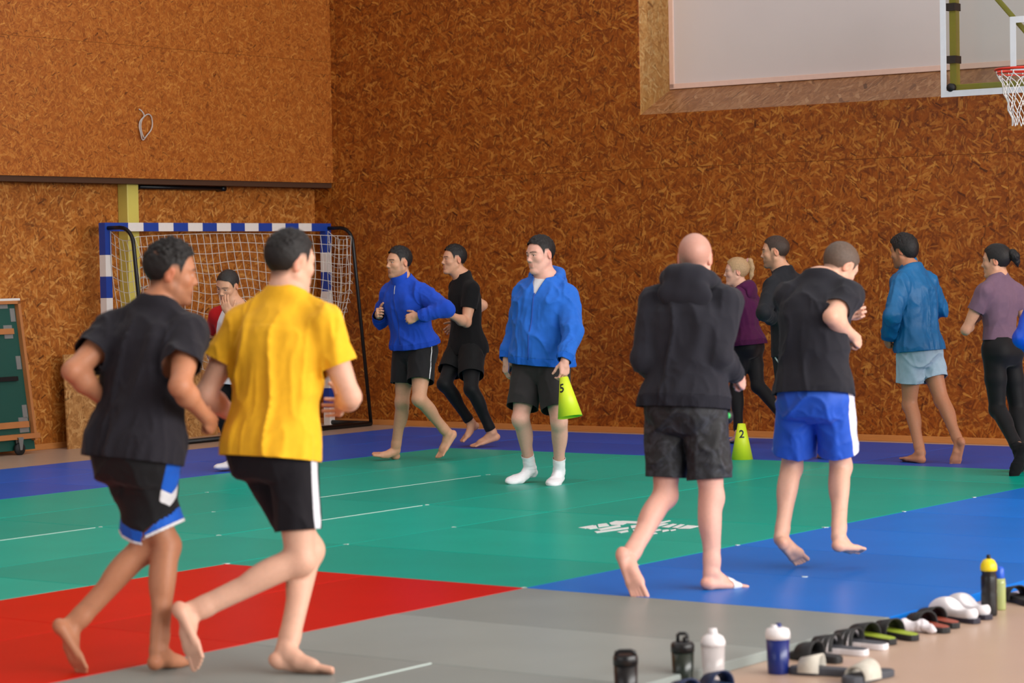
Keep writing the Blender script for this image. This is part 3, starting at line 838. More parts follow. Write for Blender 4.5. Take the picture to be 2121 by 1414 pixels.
        for sg in (-1, 1):
            e((sg * .031, .0815, .0115), (.0165, .0095, .0055), .006); e((sg * .031, .0805, -.0075), (.015, .0085, .0045), .006)
            eb = nrm(R_ * sg + F * -.35)
            ex = [eb, ortho(F * .98 + U * -.2, eb), ortho(U + F * .2, eb)]
            P.append(ell(pt(sg * .0765, -.016, -.004), ex, np.array([.0085, .0185, .031]) * hk, .008 * hk))
            P.append(ell(pt(sg * .088, -.010, .000), ex, np.array([.008, .0095, .018]) * hk, .008 * hk, True))
    def hl(s, v):
        d = (v - s.hc) / s.hk; return np.stack([d @ s.hR, d @ s.hF, d @ s.hU], 1)
    @staticmethod
    def zline(q):
        """height of the hairline around the head as a function of the forward coordinate"""
        y = q[:, 1]
        return np.interp(y, [-.13, -.07, -.045, -.025, -.01, .022, .030, .040, .055, .085, .12], [-.066, -.064, -.045, -.012, .024, .024, -.010, .028, .062, .086, .095])
    def skin(s):
        L = s.look; h = .0098 * s.vox
        chunks = [(s.hc - s.hF * .0, .165 * s.hk, .0040 * s.vox)]
        for sd in 'LR':
            if hasattr(s, 'hc' + sd): chunks.append((getattr(s, 'hc' + sd), .105 * s.k, .0034 * s.vox))
            chunks.append((getattr(s, 'an' + sd) + getattr(s, 'ff' + sd) * .07 * s.k - getattr(s, 'fu' + sd) * .03 * s.k, .175 * s.k, .0048 * s.vox))
        V, T, N = surf(s.P, h)
        V0 = [V]; cen = V[T].mean(1); keep = np.ones(len(T), bool)
        for c, R, hh in chunks: keep &= np.linalg.norm(cen - c, axis=1) > R - .003
        # drop what clothes hide completely
        parts = [(V, T[keep])]
        for i, (c, R, hh) in enumerate(chunks):
            v, t, n = surf(s.P, hh, 0, c - R - .02, c + R + .02)
            d = np.linalg.norm(v[t].mean(1) - c, axis=1) < R + .003
            for (c2, R2, h2) in chunks[:i]: d &= np.linalg.norm(v[t].mean(1) - c2, axis=1) > R2 - .003
            parts.append((v, t[d]))
        vs, ts, off = [], [], 0
        for v, t in parts:
            if len(t) == 0: continue
            v, t = compact(v, t); vs.append(v); ts.append(t + off); off += len(v)
        v = np.concatenate(vs); t = np.concatenate(ts)
        # colours of the skin itself
        base = np.array(L['skin'][:3]); col = np.tile(base, (len(v), 1))
        q = s.hl(v); near = (np.linalg.norm(q, axis=1) < .19)
        def mix(mask, c, a):
            w = np.clip(mask, 0, 1)[:, None] * a; col[:] = col * (1 - w) + np.array(c[:3]) * w
        sm = lambda x, a, b: np.clip((x - a) / (b - a), 0, 1)
        mix(near * sm(.03 - np.hypot(np.hypot(np.abs(q[:, 0]) - .045, q[:, 1] - .07), q[:, 2] + .03), 0, .03), base * np.array([1.0, .72, .66]), .35)
        ear = near * sm(np.abs(q[:, 0]), .068, .078) * (np.abs(q[:, 2] + .004) < .031) * (np.abs(q[:, 1] + .016) < .022)
        mix(ear, base * np.array([1.05, .62, .55]), .55)
        mix(near * sm(q[:, 1], .082, .088) * sm(.024 - np.abs(q[:, 0]), 0, .006) * sm(.0135 - np.abs(q[:, 2] + .066), 0, .004), base * np.array([.88, .55, .52]), .55)
        hc_ = np.array(L['hair'][:3])
        br = near * (q[:, 1] > .05) * sm(.0055 - np.abs(q[:, 2] - (.0265 - .12 * np.abs(np.abs(q[:, 0]) - .03))), 0, .003) * sm(.026 - np.abs(np.abs(q[:, 0]) - .034), 0, .008)
        mix(br, hc_, L.get('brow', .85))
        if L.get('stubble'):
            jaw = near * (q[:, 1] > -.02) * sm(-q[:, 2], .045, .07) * sm(q[:, 1], -.02, .02) * sm(.135 + q[:, 2], 0, .01)
            jaw = np.maximum(jaw, near * sm(.02 - np.abs(q[:, 1] - .018), 0, .012) * sm(-q[:, 2], -.02, .03) * sm(np.abs(q[:, 0]), .05, .06) * (q[:, 2] > -.1))
            mix(jaw, hc_ * .6 + base * .15, L['stubble'])
        sc = near * sm(q[:, 2] - s.zline(q), -.004, .022) * (1 - ear)
        mix(sc, hc_ * (1 if L['style'] != 'bald' else 1) + (0.02 if L['style'] == 'bald' else 0), L.get('fade', .8))
        # warm heels, toes, knees and elbows
        for sd in 'LR':
            for c, r in ((getattr(s, 'an' + sd) - getattr(s, 'fu' + sd) * .06 - getattr(s, 'ff' + sd) * .05, .05), (getattr(s, 'to' + sd), .05), (getattr(s, 'kn' + sd), .07)):
                mix(sm(r - np.linalg.norm(v - c, axis=1), 0, r), base * np.array([1.0, .70, .60]), .45)
            if hasattr(s, 'el' + sd): mix(sm(.06 - np.linalg.norm(v - getattr(s, 'el' + sd), axis=1), 0, .06), base * np.array([.95, .68, .60]), .4)
            if L.get('leghair'):
                tt, dd = segt(v, getattr(s, 'kn' + sd), getattr(s, 'an' + sd)); mix((dd < .09) * sm(1.0 - np.abs(tt - .45) * 2, 0, .6), base * np.array([.55, .5, .48]), L['leghair'])
        s.body = np_mesh('body', v, t, skin_mat(), s.root, s.org, col)
        # eyes
        if L.get('eyes', True):
            for sg in (-1, 1):
                c = s.hc + (s.hR * sg * .031 + s.hF * .0748 + s.hU * .002) * s.hk; r = .0118 * s.hk
                g = nrm(s.hF + s.hR * L.get('gaze', 0)); x = ortho(s.hR, g); y = np.cross(g, x)
                vs_, fs_, fm = [], [], []
                rings = [0, .2, .45, .8, 1.3, 2.0]
                for a in rings:
                    for kx in range(12): vs_.append(c + r * (g * math.cos(a) + math.sin(a) * (x * math.cos(kx * math.pi / 6) + y * math.sin(kx * math.pi / 6))) - s.org)
                for i in range(len(rings) - 1):
                    for kx in range(12): fs_.append((i * 12 + kx, i * 12 + (kx + 1) % 12, i * 12 + 12 + (kx + 1) % 12, i * 12 + 12 + kx)); fm.append(2 if i == 0 else 1 if i == 1 else 0)
                mesh_obj('eye', vs_, fs_, None, s.root, smooth=True, mats=[plain('eye_white', srgb(225, 218, 212), .2), plain('iris_brown', srgb(70, 46, 30), .15), plain('pupil', srgb(8, 8, 8), .1)], fmat=fm)
    # ---------------------------------------------------------- hair
    def hair(s):
        L = s.look; st = L['style']
        if st == 'bald': return
        pt = lambda x, y, z: s.hc + (s.hR * x + s.hF * y + s.hU * z) * s.hk
        ax = [s.hR, s.hF, s.hU]; hk = s.hk
        d = dict(short=(.003, .016, .018, .007), curly=(.003, .022, .018, .014), buzz=(.0035, .004, .012, .002), medium=(.012, .020, .000, .007), pulled=(.006, .008, -.004, .002))[st]
        side, top, raise_, amp = d
        P = [ell(pt(0, -.014, .036), ax, (np.array([.0755, .098, .086]) + side) * hk, .02), ell(pt(0, .012, .018), ax, (np.array([.068, .080, .078]) + side) * hk, .03 * hk)]
        P.append(ell(pt(0, -.002, .055), ax, np.array([.066 + top * .3, .088 + top * .3, .068 + top]) * hk, .02 * hk))
        if st == 'medium': P.append(ell(pt(0, -.05, .0), ax, np.array([.070, .062, .075]) * hk, .03 * hk)); P.append(ell(pt(0, .045, .075), ax, np.array([.06, .045, .04]) * hk, .02 * hk))
        v, t, n = surf(P, .005 * s.vox)
        q = s.hl(v)
        nn = vnoise(q * 90) * .6 + vnoise(q * 220 + 7) * .4 - .5
        if st == 'pulled': nn = vnoise(q * np.array([200, 40, 40.])) - .5
        w = np.clip((q[:, 2] - .03) / .06, .15, 1)
        v = v + n * (nn * amp * 2 * w * hk)[:, None]
        f = q[:, 2] - s.zline(q) - raise_ * np.clip(1 - (q[:, 1] - .03) / .05, 0, 1) + (vnoise(q * 160) - .5) * .006
        v, t, n = clip(v, t, f, n)
        np_mesh('hair', v, t, hair_mat(L['hairname'], L['hair']), s.root, s.org)
        if 'tail' in L:
            P = []; pts = [pt(*x[:3]) for x in L['tail']]
            for i in range(len(pts) - 1): P.append(cone(pts[i], L['tail'][i][3] * hk, pts[i + 1], L['tail'][i + 1][3] * hk, .012))
            v, t, n = surf(P, .004 * s.vox); q = s.hl(v)
            v = v + n * ((vnoise(q * np.array([260, 120, 40.])) - .5) * .006)[:, None]
            np_mesh('ponytail', v, t, hair_mat(L['hairname'], L['hair']), s.root, s.org)
            c = pts[0] * .7 + pts[1] * .3; dd = nrm(pts[1] - pts[0]); x = ortho(UP + .01, dd); y = np.cross(dd, x)
            MB().tube([c - s.org + (x * math.cos(a) + y * math.sin(a)) * (L['tail'][0][3] + .003) * hk for a in np.linspace(0, 2 * math.pi, 13)[:-1]], .005 * hk, 6, closed=True).build('hair_tie', plain('hair_tie_pink', srgb(190, 130, 140), .6), s.root)
    # ---------------------------------------------------------- clothes
    def wrinkle(s, v, n, amp, seed=0, stretch=(1, 1, .45), freq=9, lim=.004):
        q = np.stack([(v - s.pel) @ s.rh, (v - s.pel) @ s.fh, (v - s.pel) @ s.up], 1) * np.array(stretch) * freq + seed
        a = vnoise(q + 1.6 * vnoise(q * .6 + 11)[:, None]); b = vnoise(q * 2.2 + 5 + .8 * a[:, None]); c = vnoise(q * .5 + 3)
        r = 1 - np.abs(2 * a - 1); r2 = 1 - np.abs(2 * b - 1)
        dn = v - s.neck; calm = np.clip((np.linalg.norm(dn - (dn @ s.up)[:, None] * s.up, axis=1) - .085) / .08, .08, 1); calm = np.where(dn @ s.up < -.12, 1.0, calm)
        return v + n * (((r ** 3 - .25) * 1.3 * (.4 + c) + (r2 ** 2 - .33) * .55) * amp * calm).clip(-lim, 1)[:, None]
    def torso_prims(s, ease, hem, waist=None, boxy=.5, top=1.0, under=.02):
        rows = [r for r in s.rows if r[0] > -.05]
        chest = max(r[1] for r in rows); cd = max(r[2] for r in rows)
        out = []
        for t, w, d in rows:
            if t < .66: w = w + (chest * .97 - w) * boxy; d = d + (cd * .97 - d) * boxy
            out.append((t, w, d))
        w0, d0 = out[0][1], out[0][2]
        out = [(hem - .12, max(w0, .172) * 1.0, max(d0, .118)), (-.08, max(w0, .172), max(d0, .120))] + [o for o in out if o[0] > -.05]
        st = s.stations(out, ease, ease)
        for i, o in enumerate(out):
            ex = max(0, under + .006 - ease) * min(1, max(0, (.3 - o[0]) / .2)); st[i] = st[i][:3] + (st[i][3] + ex, st[i][4] + ex)
            if o[0] > .93: st[i] = st[i][:3] + (st[i][3] - ease * .25, st[i][4] - ease * .25)
        return [loft(st, s.axis(), .03, 2.3, 'torso')]
    def glutes(s, ease):
        return [ell(s.pel + s.rh * sg * .070 * s.k - s.fh * .042 * s.k - s.up * .02 * s.k, [s.rh, s.fh, s.up], np.array([.092, .084, .105]) * s.k * s.bulk + ease, .08) for sg in (-1, 1)]
    def top(s, name, mat, ease=.014, hem=-.14, sleeve=.55, long=False, boxy=.6, neck=.045, amp=.006, flare=.018, cuff=None, hemslope=0.0, seed=0, neckf=.35, belly=0.0, cufft=.97, split=None, blouse=0.0, armease=0.0, under=.02, wst=(1, 1, .45), wfreq=9, vneck=None, maxrad=None):
        k = s.k; kb = k * (.5 + .5 * s.bulk)
        P = s.torso_prims(ease, hem, boxy=boxy, under=under) + (s.glutes(under + .008) if hem < .06 else [])
        if belly: c, r, f = s.spine(.28); P.append(ell(c + f * .03, [r, f, s.up], np.array([.165, .14, .2]) * k * belly, .06))
        if blouse: c, r, f = s.spine(.06); P.append(ell(c, [r, f, s.up], np.array([.185, .14, .07]) * k * s.bulk + blouse, .05))
        arms = []
        af = (.88 if s.look.get('fem') else 1.0)
        for sd, sg in (('L', -1), ('R', 1)):
            sh = getattr(s, 'sh' + sd)
            P.append(cone(s.neck + s.up * .020 * k + s.rs * sg * .03 * k - s.fs * .012, .040 * kb + ease * .5, sh + s.up * .003 * k, .047 * kb + ease * .8, .045))
            if not hasattr(s, 'el' + sd): continue
            el, wr = getattr(s, 'el' + sd), getattr(s, 'wr' + sd)
            e2 = ease + armease
            if long:
                P.append(cone(sh, .058 * kb * af + e2 * .8, el, .041 * kb * af + e2 * .75, .035)); P.append(cone(el, .041 * kb * af + e2 * .75, el + (wr - el) * .72, .036 * kb * af + e2 * .75, .03)); P.append(cone(el + (wr - el) * .75, .035 * kb * af + e2 * .7, wr + (wr - el) * .1, .030 * kb * af + e2 * .35, .015))
            else:
                e_ = sh + (el - sh) * (sleeve + .07)
                P.append(cone(sh, .060 * kb * af + ease, e_, .050 * kb * af + ease + flare, .04)); P[-1].flat = True
            arms.append((sd, sh, el, wr))
        h = .0090 * s.vox
        v, t, n = surf(P, h)
        v = s.wrinkle(v, n, amp, seed, wst, wfreq)
        L = np.linalg.norm(s.neck - s.pel)
        sv = (v - s.pel) @ s.up / L; fw = (v - s.pel) @ s.fh
        X, Y, Z = v[:, 0], v[:, 1], v[:, 2]
        dt = pdist(P[0], X, Y, Z)
        big = np.full(len(v), 9.0); isarm = np.zeros(len(v), bool); f = big.copy(); fcuff = big.copy()
        for sd, sh, el, wr in arms:
            ar = .06
            t1, d1 = segt(v, sh, el); t2, d2 = segt(v, el, wr + (wr - el) * .2)
            if long:
                m_ = (d2 < d1) & (d2 < .09 * kb + ease) & (d2 - .04 < dt) ; isarm |= ((np.minimum(d1, d2) - .055) < dt)
                t2 = ((v - el) @ (wr - el)) / ((wr - el) @ (wr - el))
                f = np.where(m_, np.minimum(f, (cufft - t2) * .25), f)
                fcuff = np.where(m_, np.minimum(fcuff, (cufft - .16 - t2) * .25), fcuff)
            else:
                m_ = (d1 - .06 < dt) & (t1 > .25) & (t1 < sleeve + .16) & ((t1 < sleeve) | (dt > .012)); isarm |= m_
                f = np.where(m_, np.minimum(f, (sleeve - t1) * .3), f)
        hemv = (sv - hem - hemslope * ((v - s.pel) @ s.rh) / L) * L
        f = np.where(isarm, f, np.minimum(f, hemv))
        fn = (neck * k - ((v - s.neck) @ nrm(s.up + s.fs * neckf)))
        rad = np.linalg.norm((v - s.neck) - ((v - s.neck) @ s.up)[:, None] * s.up, axis=1)
        f = np.where(rad < .14 * kb, np.minimum(f, fn), f)
        if maxrad: f = np.minimum(f, maxrad - rad)
        if vneck:
            rx = np.abs((v - s.neck) @ s.rs); rz_ = (v - s.neck) @ s.up; rf = (v - s.neck) @ s.fs
            f = np.where((rf > 0) & (rad < .2), np.minimum(f, rx - vneck[0] * np.clip((rz_ + vneck[1]) / vneck[1], -.2, 1.4)), f)
        regs = [(name, mat, f)]
        if split: regs = split(s, v, f, sv, fw, isarm, fcuff)
        out = []
        for nm, mt, ff in regs:
            masks = [None]
            if nm in ('cuff', 'raglan_sleeve'): masks = [(v - s.neck) @ s.rs > 0, (v - s.neck) @ s.rs <= 0]
            if nm == 'cuff' and len(arms) == 2:
                dL = np.linalg.norm(v - s.wrL, axis=1) < np.linalg.norm(v - s.wrR, axis=1); masks = [dL, ~dL]
            for mk in masks:
                V, T, N = clip(v, t, ff if mk is None else np.where(mk, ff, -1.0), n)
                if len(T): out.append(np_mesh(nm, V, T, mt, out[0] if out else s.root, s.org, solid=.003))
        return out
    def legs(s, name, mat, ease=.02, hem=.75, waist=.12, flare=.02, amp=.005, seed=3, split=None, full=False, tight=False, hemw=None):
        """shorts (cut at a fraction of the thigh) or tights (to a fraction of the shin)"""
        k = s.k; kb = k * (.5 + .5 * s.bulk)
        rows = [(-.235, .126, .095), (-.14, .155, .112), (-.08, .172, .120), (.02, .172, .118), (.18, .158, .108), (.30, .150, .104)]
        if s.look.get('fem'): rows = [(-.235, .13, .095), (-.14, .145, .105), (-.08, .170, .112), (.02, .166, .108), (.18, .140, .096), (.30, .128, .09)]
        P = [loft(s.stations(rows, ease * .7, ease * .7), s.axis(), .04, 2.3)] + s.glutes(ease * .7)
        for sd, sg in (('L', -1), ('R', 1)):
            hip, kn, an = getattr(s, 'hip' + sd), getattr(s, 'kn' + sd), getattr(s, 'an' + sd)
            if full: pass
            else:
                e_ = hip + (kn - hip) * (hem + .12)
                P.append(cone(hip, .090 * kb + ease, e_, (.090 - .03 * hem) * kb + ease + flare, .012))
        if full: v, t, n = surf(s.LP, .0085 * s.vox, ease)
        else: v, t, n = surf(P, .0085 * s.vox)
        if not tight: v = s.wrinkle(v, n, amp, seed, (1, 1, .6))
        L = np.linalg.norm(s.neck - s.pel); sv = (v - s.pel) @ s.up / L
        f = (waist - sv) * L
        info = {}
        tL, dL = segt(v, s.hipL, s.knL); tR, dR = segt(v, s.hipR, s.knR)
        t2L, d2L = segt(v, s.knL, s.anL); t2R, d2R = segt(v, s.knR, s.anR)
        left = np.minimum(dL, d2L if full else dL) < np.minimum(dR, d2R if full else dR)
        if not full:
            hh = hem if hemw is None else hemw
            tt = np.where(left, tL, tR)
            f = np.minimum(f, (hem - tt) * .43 * k)
        else:
            tt = np.where(left, tL, tR); low = np.where(left, d2L < dL, d2R < dR)
            ts = np.where(left, ((v - s.knL) @ (s.anL - s.knL)) / ((s.anL - s.knL) @ (s.anL - s.knL)), ((v - s.knR) @ (s.anR - s.knR)) / ((s.anR - s.knR) @ (s.anR - s.knR)))
            f = np.where(low, np.minimum(f, (hem - ts) * .43 * k), f)
        # side coordinates for stripes: distance forward of the outer seam, and outwardness
        fore = np.zeros(len(v)); lat = np.zeros(len(v)); along = tt * .43 * k
        for sd, sg, m_ in (('L', -1, left), ('R', 1, ~left)):
            hip, kn = getattr(s, 'hip' + sd), getattr(s, 'kn' + sd); d = nrm(kn - hip); out = ortho(s.rh * sg, d); fwd = np.cross(out, d) * (-sg); fwd = fwd if fwd @ s.fh > 0 else -fwd
            rel = v - hip; fore[m_] = (rel @ fwd)[m_]; lat[m_] = (rel @ out)[m_]
        regs = [(name, mat, f)]
        if split: regs = split(s, v, f, dict(fore=fore, lat=lat, along=along, hemd=(hem - tt) * .43 * k, left=left, tt=tt, sv=sv))
        main = None
        for nm, mt, ff in regs:
            for msk in ([None] if main is None else [left, ~left]):
                V, T, N = clip(v, t, ff if msk is None else np.where(msk, ff, -1.0), n)
                if len(T):
                    o = np_mesh(nm, V, T, mt, main or s.root, s.org, solid=.0025)
                    if main is None: main = o; break
        return main
    def sock(s, sd, mat, height=.16, name='sock', band=None):
        an, U, F = getattr(s, 'an' + sd), getattr(s, 'fu' + sd), getattr(s, 'ff' + sd); kn = getattr(s, 'kn' + sd)
        P = []; s.foot(P, sd, -1 if sd == 'L' else 1); P = [q for q in P if not (q.t == 'c' and q.k < .01)]
        o = an - U * .078 * s.k; inn = -np.cross(F, U) * (-1 if sd == 'L' else 1)
        P.append(ell(o + F * .145 * s.k + inn * .002 + U * .018 * s.k, [F, inn, U], np.array([.079, .050, .024]) * s.k, .02))
        sh = nrm(kn - an); P.append(cone(an - sh * .01, .038 * s.k, an + sh * (height + .05), .042 * s.k, .02))
        v, t, n = surf(P, .0065 * s.vox, .0045)
        v = v + n * ((vnoise(v * np.array([30, 30, 90.])) - .5) * .005)[:, None]
        f = height - (v - an) @ sh
        v, t, n = clip(v, t, f, n); np_mesh(name, v, t, mat, s.root, s.org, solid=.002)
    def blob(s, name, mat, prims, h=.007, amp=0.0, freq=20, clipf=None, solid=0.0):
        v, t, n = surf(prims, h * s.vox)
        if amp: v = v + n * ((vnoise((v - s.org) * freq) - .5) * amp * 2)[:, None]
        if clipf is not None: v, t, n = clip(v, t, clipf(v), n)
        return np_mesh(name, v, t, mat, s.root, s.org, solid=solid)
    def collar(s, mat, h0=-.01, h1=.06, r=.074, name='collar', open_front=False):
        k = s.k; ax = nrm(s.up + s.fs * .25); c = s.neck + s.fs * .012
        P = [cone(c - ax * .05, (r + .012) * k, c + ax * .12, r * k, .01)]
        def f(v):
            z = (v - c) @ ax; g = np.minimum(z - h0 * k, h1 * k - z)
            if open_front:
                x = np.abs((v - c) @ s.rs); y = (v - c) @ s.fs
                g = np.where(y > 0, np.minimum(g, x - open_front * np.clip((z + .02) / .08, .05, 1)), g)
            return g
        return s.blob(name, mat, P, .006, .002, 30, f, .004)
    def hood(s, mat, size=1.0, drop=.05):
        k = s.k * size; c = s.neck; P = []
        pts = []
        for a in np.linspace(-150, 150, 11):
            an = math.radians(a); back = math.cos(an); x = math.sin(an)
            z = .012 + .030 * back - (0.05 if abs(a) > 110 else 0)
            pts.append((c - s.fs * (.088 * back + .005) * k + s.rs * x * .098 * k + s.up * z * k, (.030 + .012 * max(back, 0)) * k))
        for (p, r), (q, r2) in zip(pts[:-1], pts[1:]): P.append(cone(p, r, q, r2, .02))
        P.append(ell(c - s.fs * .108 * k - s.up * (drop - .012) * k, [s.rs, nrm(s.fs + s.up * .25), nrm(s.up - s.fs * .25)], np.array([.118, .034, .066]) * k, .06))
        P.append(ell(c - s.fs * .090 * k + s.up * .045 * k, [s.rs, s.fs, s.up], np.array([.080, .040, .024]) * k, .04))
        return s.blob('hood', mat, P, .007, .009, 15)
    def zipper(s, mat, cloth, t0, t1, name='zipper', r=.004, x0=0.0, n=14):
        """a thin strip that follows the front of a garment"""
        co = np.empty(len(cloth.data.vertices) * 3, np.float32); cloth.data.vertices.foreach_get('co', co); co = co.reshape(-1, 3) + s.org
        L = np.linalg.norm(s.neck - s.pel); sv = (co - s.pel) @ s.up / L; pts = []
        for t in np.linspace(t0, t1, n):
            c, rr, f = s.spine(t); rel = co - c
            m_ = (np.abs(rel @ rr - x0) < .014) & (np.abs(sv - t) < .03) & (rel @ f > 0) & (rel @ f < .3)
            if m_.any(): pts.append(c + rr * x0 + f * (np.median((rel @ f)[m_]) + .002) - s.org)
        if len(pts) > 2: MB().tube(pts, r, 6).build(name, mat, cloth)

def ribs(mat, rib, hem, hh=.085):
    """knitted hem band and cuffs as parts of a sweatshirt"""
    def fn(s, v, f, sv, fw, isarm, fc):
        L = np.linalg.norm(s.neck - s.pel); hb = np.where(isarm, -.2, (hem + hh - sv) * L)
        main = np.minimum.reduce([f, -hb, fc])
        return [('body_panel', mat, main), ('hem_band', rib, np.minimum(f, hb)), ('cuff', rib, np.minimum(f, -fc))]
    return fn
def rib_mat(name, col):
    return plain(name, col, .9, .1, 40, .6, 160, spec=.2, stretch=(1, 1, .08))

# ================================================================== the people
SK_PALE = srgb(222, 172, 148); SK_MID = srgb(208, 154, 124); SK_TAN = srgb(186, 126, 94); SK_PINK = srgb(226, 170, 152)
BLACKH = srgb(24, 20, 20); BROWNH = srgb(58, 42, 34); BLONDE = srgb(176, 142, 104); GREYBR = srgb(92, 76, 66)
def stripes_none(*a): pass

# --- charcoal tee, basketball shorts
p = Person('man in charcoal t-shirt and black basketball shorts with blue hem, running at far left', .975,
    dict(Y=9.6, plant='L', pel=(287, 930), neck=(325, 640, .07), yawh=34, yaws=24, tilts=.02, bow=.02,
         head=(352, 566, 72, -6, 4), arms=dict(L=((150, 768, -1), (232, 842, 1)), R=((372, 800, -1), (425, 862, 1))),
         legs=dict(R=((300, 1135, 1), (150, 1300, -1), (170, 1396, .1, 35)), L=((345, 1130, 1), (330, 1345, -1), (388, 1372, 1)))),
    dict(id='P1', skin=SK_TAN, hair=BLACKH, hairname='black', style='curly', fade=.72, stubble=.35))
p.top('tshirt', fabric('charcoal_cotton', srgb(36, 34, 41)), hem=-.085, sleeve=.60, boxy=.7, amp=.017, flare=.010, neck=.035, under=.024, wst=(1.3, 1.3, .4))
BKS = fabric('black_mesh', srgb(17, 16, 20), .75, spec=.3); BLU = fabric('royal_trim', srgb(20, 92, 200), .7, spec=.3); WHT = fabric('white_trim', srgb(228, 226, 230), .7, spec=.3)
def sp1(s, v, f, d):
    hem = d['hemd'] - .035 * np.clip(1 - np.abs(d['fore']) / .05, 0, 1) * (d['lat'] > 0) * 0
    bw = np.minimum(f, hem - .058); white = np.minimum(f, .012 - hem); blue = np.minimum(np.minimum(f, hem - .012), .058 - hem)
    u = np.abs(d['fore']) ; al = d['along'] ; on = np.where((d['lat'] > .02), 1.0, -1.0) * .03
    chev = al - .20 + u * .55                              # v-shaped edge pointing down
    wv = np.minimum.reduce([f, .052 - u, -chev, chev + .052, on])
    bv = np.minimum.reduce([f, .052 - u, -(chev + .052), on])
    rest = np.minimum(bw, -np.minimum.reduce([.052 - u, -chev, on]))
    return [('shorts', BKS, rest), ('hem_band', BLU, blue), ('hem_trim', WHT, white), ('chevron', WHT, wv), ('side_panel', BLU, bv)]
p.legs('shorts', BKS, ease=.022, hem=.86, flare=.022, split=sp1, amp=.008)

# --- yellow tee
p = Person('man in yellow t-shirt and black shorts with white side stripe, running in front', 1.03,
    dict(Y=9.3, plant='L', pel=(567, 920), neck=(592, 622, .07), yawh=34, yaws=24, tilts=-.02, bow=.015,
         head=(600, 545, 48, -4, 3), arms=dict(L=((424, 818, -1), (495, 868, 1)), R=((726, 822, -1), (708, 838, 1))),
         legs=dict(R=((622, 1160, 1), (396, 1272, -1), (402, 1390, -1, 45)), L=((640, 1140, 1), (597, 1345, -1), (688, 1392, -1))),
         handR=dict(curl=(25, 55, 80), palm=(-1, .2, 0), thumb=(.3, .9, .3))),
    dict(id='P2', skin=SK_PALE, hair=BLACKH, hairname='black', style='short', fade=.7))
p.top('tshirt', fabric('yellow_cotton', srgb(246, 184, 40), .85), hem=-.10, sleeve=.55, boxy=.75, amp=.018, flare=.014, neck=.035, seed=4, wst=(1.3, 1.3, .35))
STR = fabric('white_stripe', srgb(216, 216, 224), .7)
def stripe(w, mat, base, nm='side_stripe'):
    def fn(s, v, f, d):
        on = np.where(d['lat'] > .0, .05, -.05); st = np.minimum(w - np.abs(d['fore'] - .012), on)
        return [('shorts', base, np.minimum(f, -st)), (nm, mat, np.minimum(f, st))]
    return fn
BK2 = fabric('black_knit', srgb(24, 21, 27), .8)
p.legs('shorts', BK2, ease=.012, hem=.74, flare=.006, split=stripe(.024, STR, BK2))

# --- boy with hand at his face
p = Person('young man in red and white raglan shirt, hand raised to his face, by the goal', .95,
    dict(Y=19.4, plant='LR', pel=(486, 772), neck=(489, 634, -.05), yawh=-150, yaws=-155, bow=.01,
         head=(472, 592, -150, -22, -8), arms=dict(R=((442, 695, 1), (434, 726, -1)), L=((520, 700, -1), (474, 650, -1))),
         legs=dict(R=((468, 868, -.25), (484, 950, .1), (462, 962, -.5)), L=((505, 870, -.25), (515, 955, .1), (500, 965, -.5))),
         handL=dict(dir=(-.35, -.1, 1), palm=(.3, 1, 0), curl=(18, 40, 55)), handR=dict(curl=(25, 55, 75))),
    dict(id='P3', socks=True, skin=SK_MID, hair=srgb(40, 34, 32), hairname='dark', style='buzz', fade=.85, bulk=.92), 1.15)
RED = fabric('red_cotton', srgb(180, 24, 28)); WHC = fabric('white_cotton', srgb(226, 222, 226)); BLK = fabric('black_cotton', srgb(16, 15, 17))
def raglan(s, v, f, sv, fw, isarm, fc):
    x = np.abs((v - s.neck) @ s.rs); up = (v - s.neck) @ s.up
    e = x - .085 - (-up) * .25
    return [('shirt', WHC, np.minimum(f, -e)), ('raglan_sleeve', RED, np.minimum(f, e))]
p.top('under_sleeve', BLK, ease=.006, hem=.2, long=True, boxy=.2, amp=.003, neck=.0)
p.top('shirt', WHC, ease=.016, hem=-.14, sleeve=.62, boxy=.6, amp=.005, split=raglan, neck=.03)
p.legs('trousers', BLK, ease=.012, hem=.92, full=True)
for sd in 'LR': p.sock(sd, WHC, .07)

# --- blue zip jacket runner
p = Person('man in royal blue zip jacket and black shorts, jogging beside the goal net', 1.0,
    dict(Y=19.7, plant='R', pel=(858, 722), neck=(833, 583, -.08), yawh=-140, yaws=-140, bow=.0, lift=.0,
         head=(827, 544, -122, 0, 0), arms=dict(R=((790, 664, 1), (784, 652, -1)), L=((924, 640, -1), (866, 655, .35))),
         legs=dict(R=((833, 832, -1), (818, 932, 1), (772, 940, -1)), L=((868, 826, -1), (926, 898, 1), (908, 948, -1))),
         handR=dict(palm=(1, .3, 0)), handL=dict(palm=(-.2, 1, -.3))),
    dict(id='P4', skin=SK_MID, hair=BLACKH, hairname='black', style='short', fade=.75, stubble=.35, leghair=0.16), 1.15)
JB = fabric('royal_fleece', srgb(30, 72, 186), .85)
c = p.top('jacket', JB, ease=.021, hem=.04, long=True, boxy=.6, amp=.013, wfreq=11, split=ribs(JB, rib_mat('royal_rib', srgb(27, 66, 174)), .04, .07), neck=.04, blouse=.012)
p.collar(JB, -.01, .075, .070)
p.zipper(plain('zip_metal', srgb(150, 150, 160), .35, metal=.6), c[0], .86, .98)
p.zipper(plain('zip_blue', srgb(22, 52, 140), .6), c[0], .0, .86, name='zip_placket', r=.0035)
p.legs('shorts', BKS, ease=.02, hem=.66, flare=.02, waist=.1, split=stripe(.0045, WHT, BKS, 'piping'))

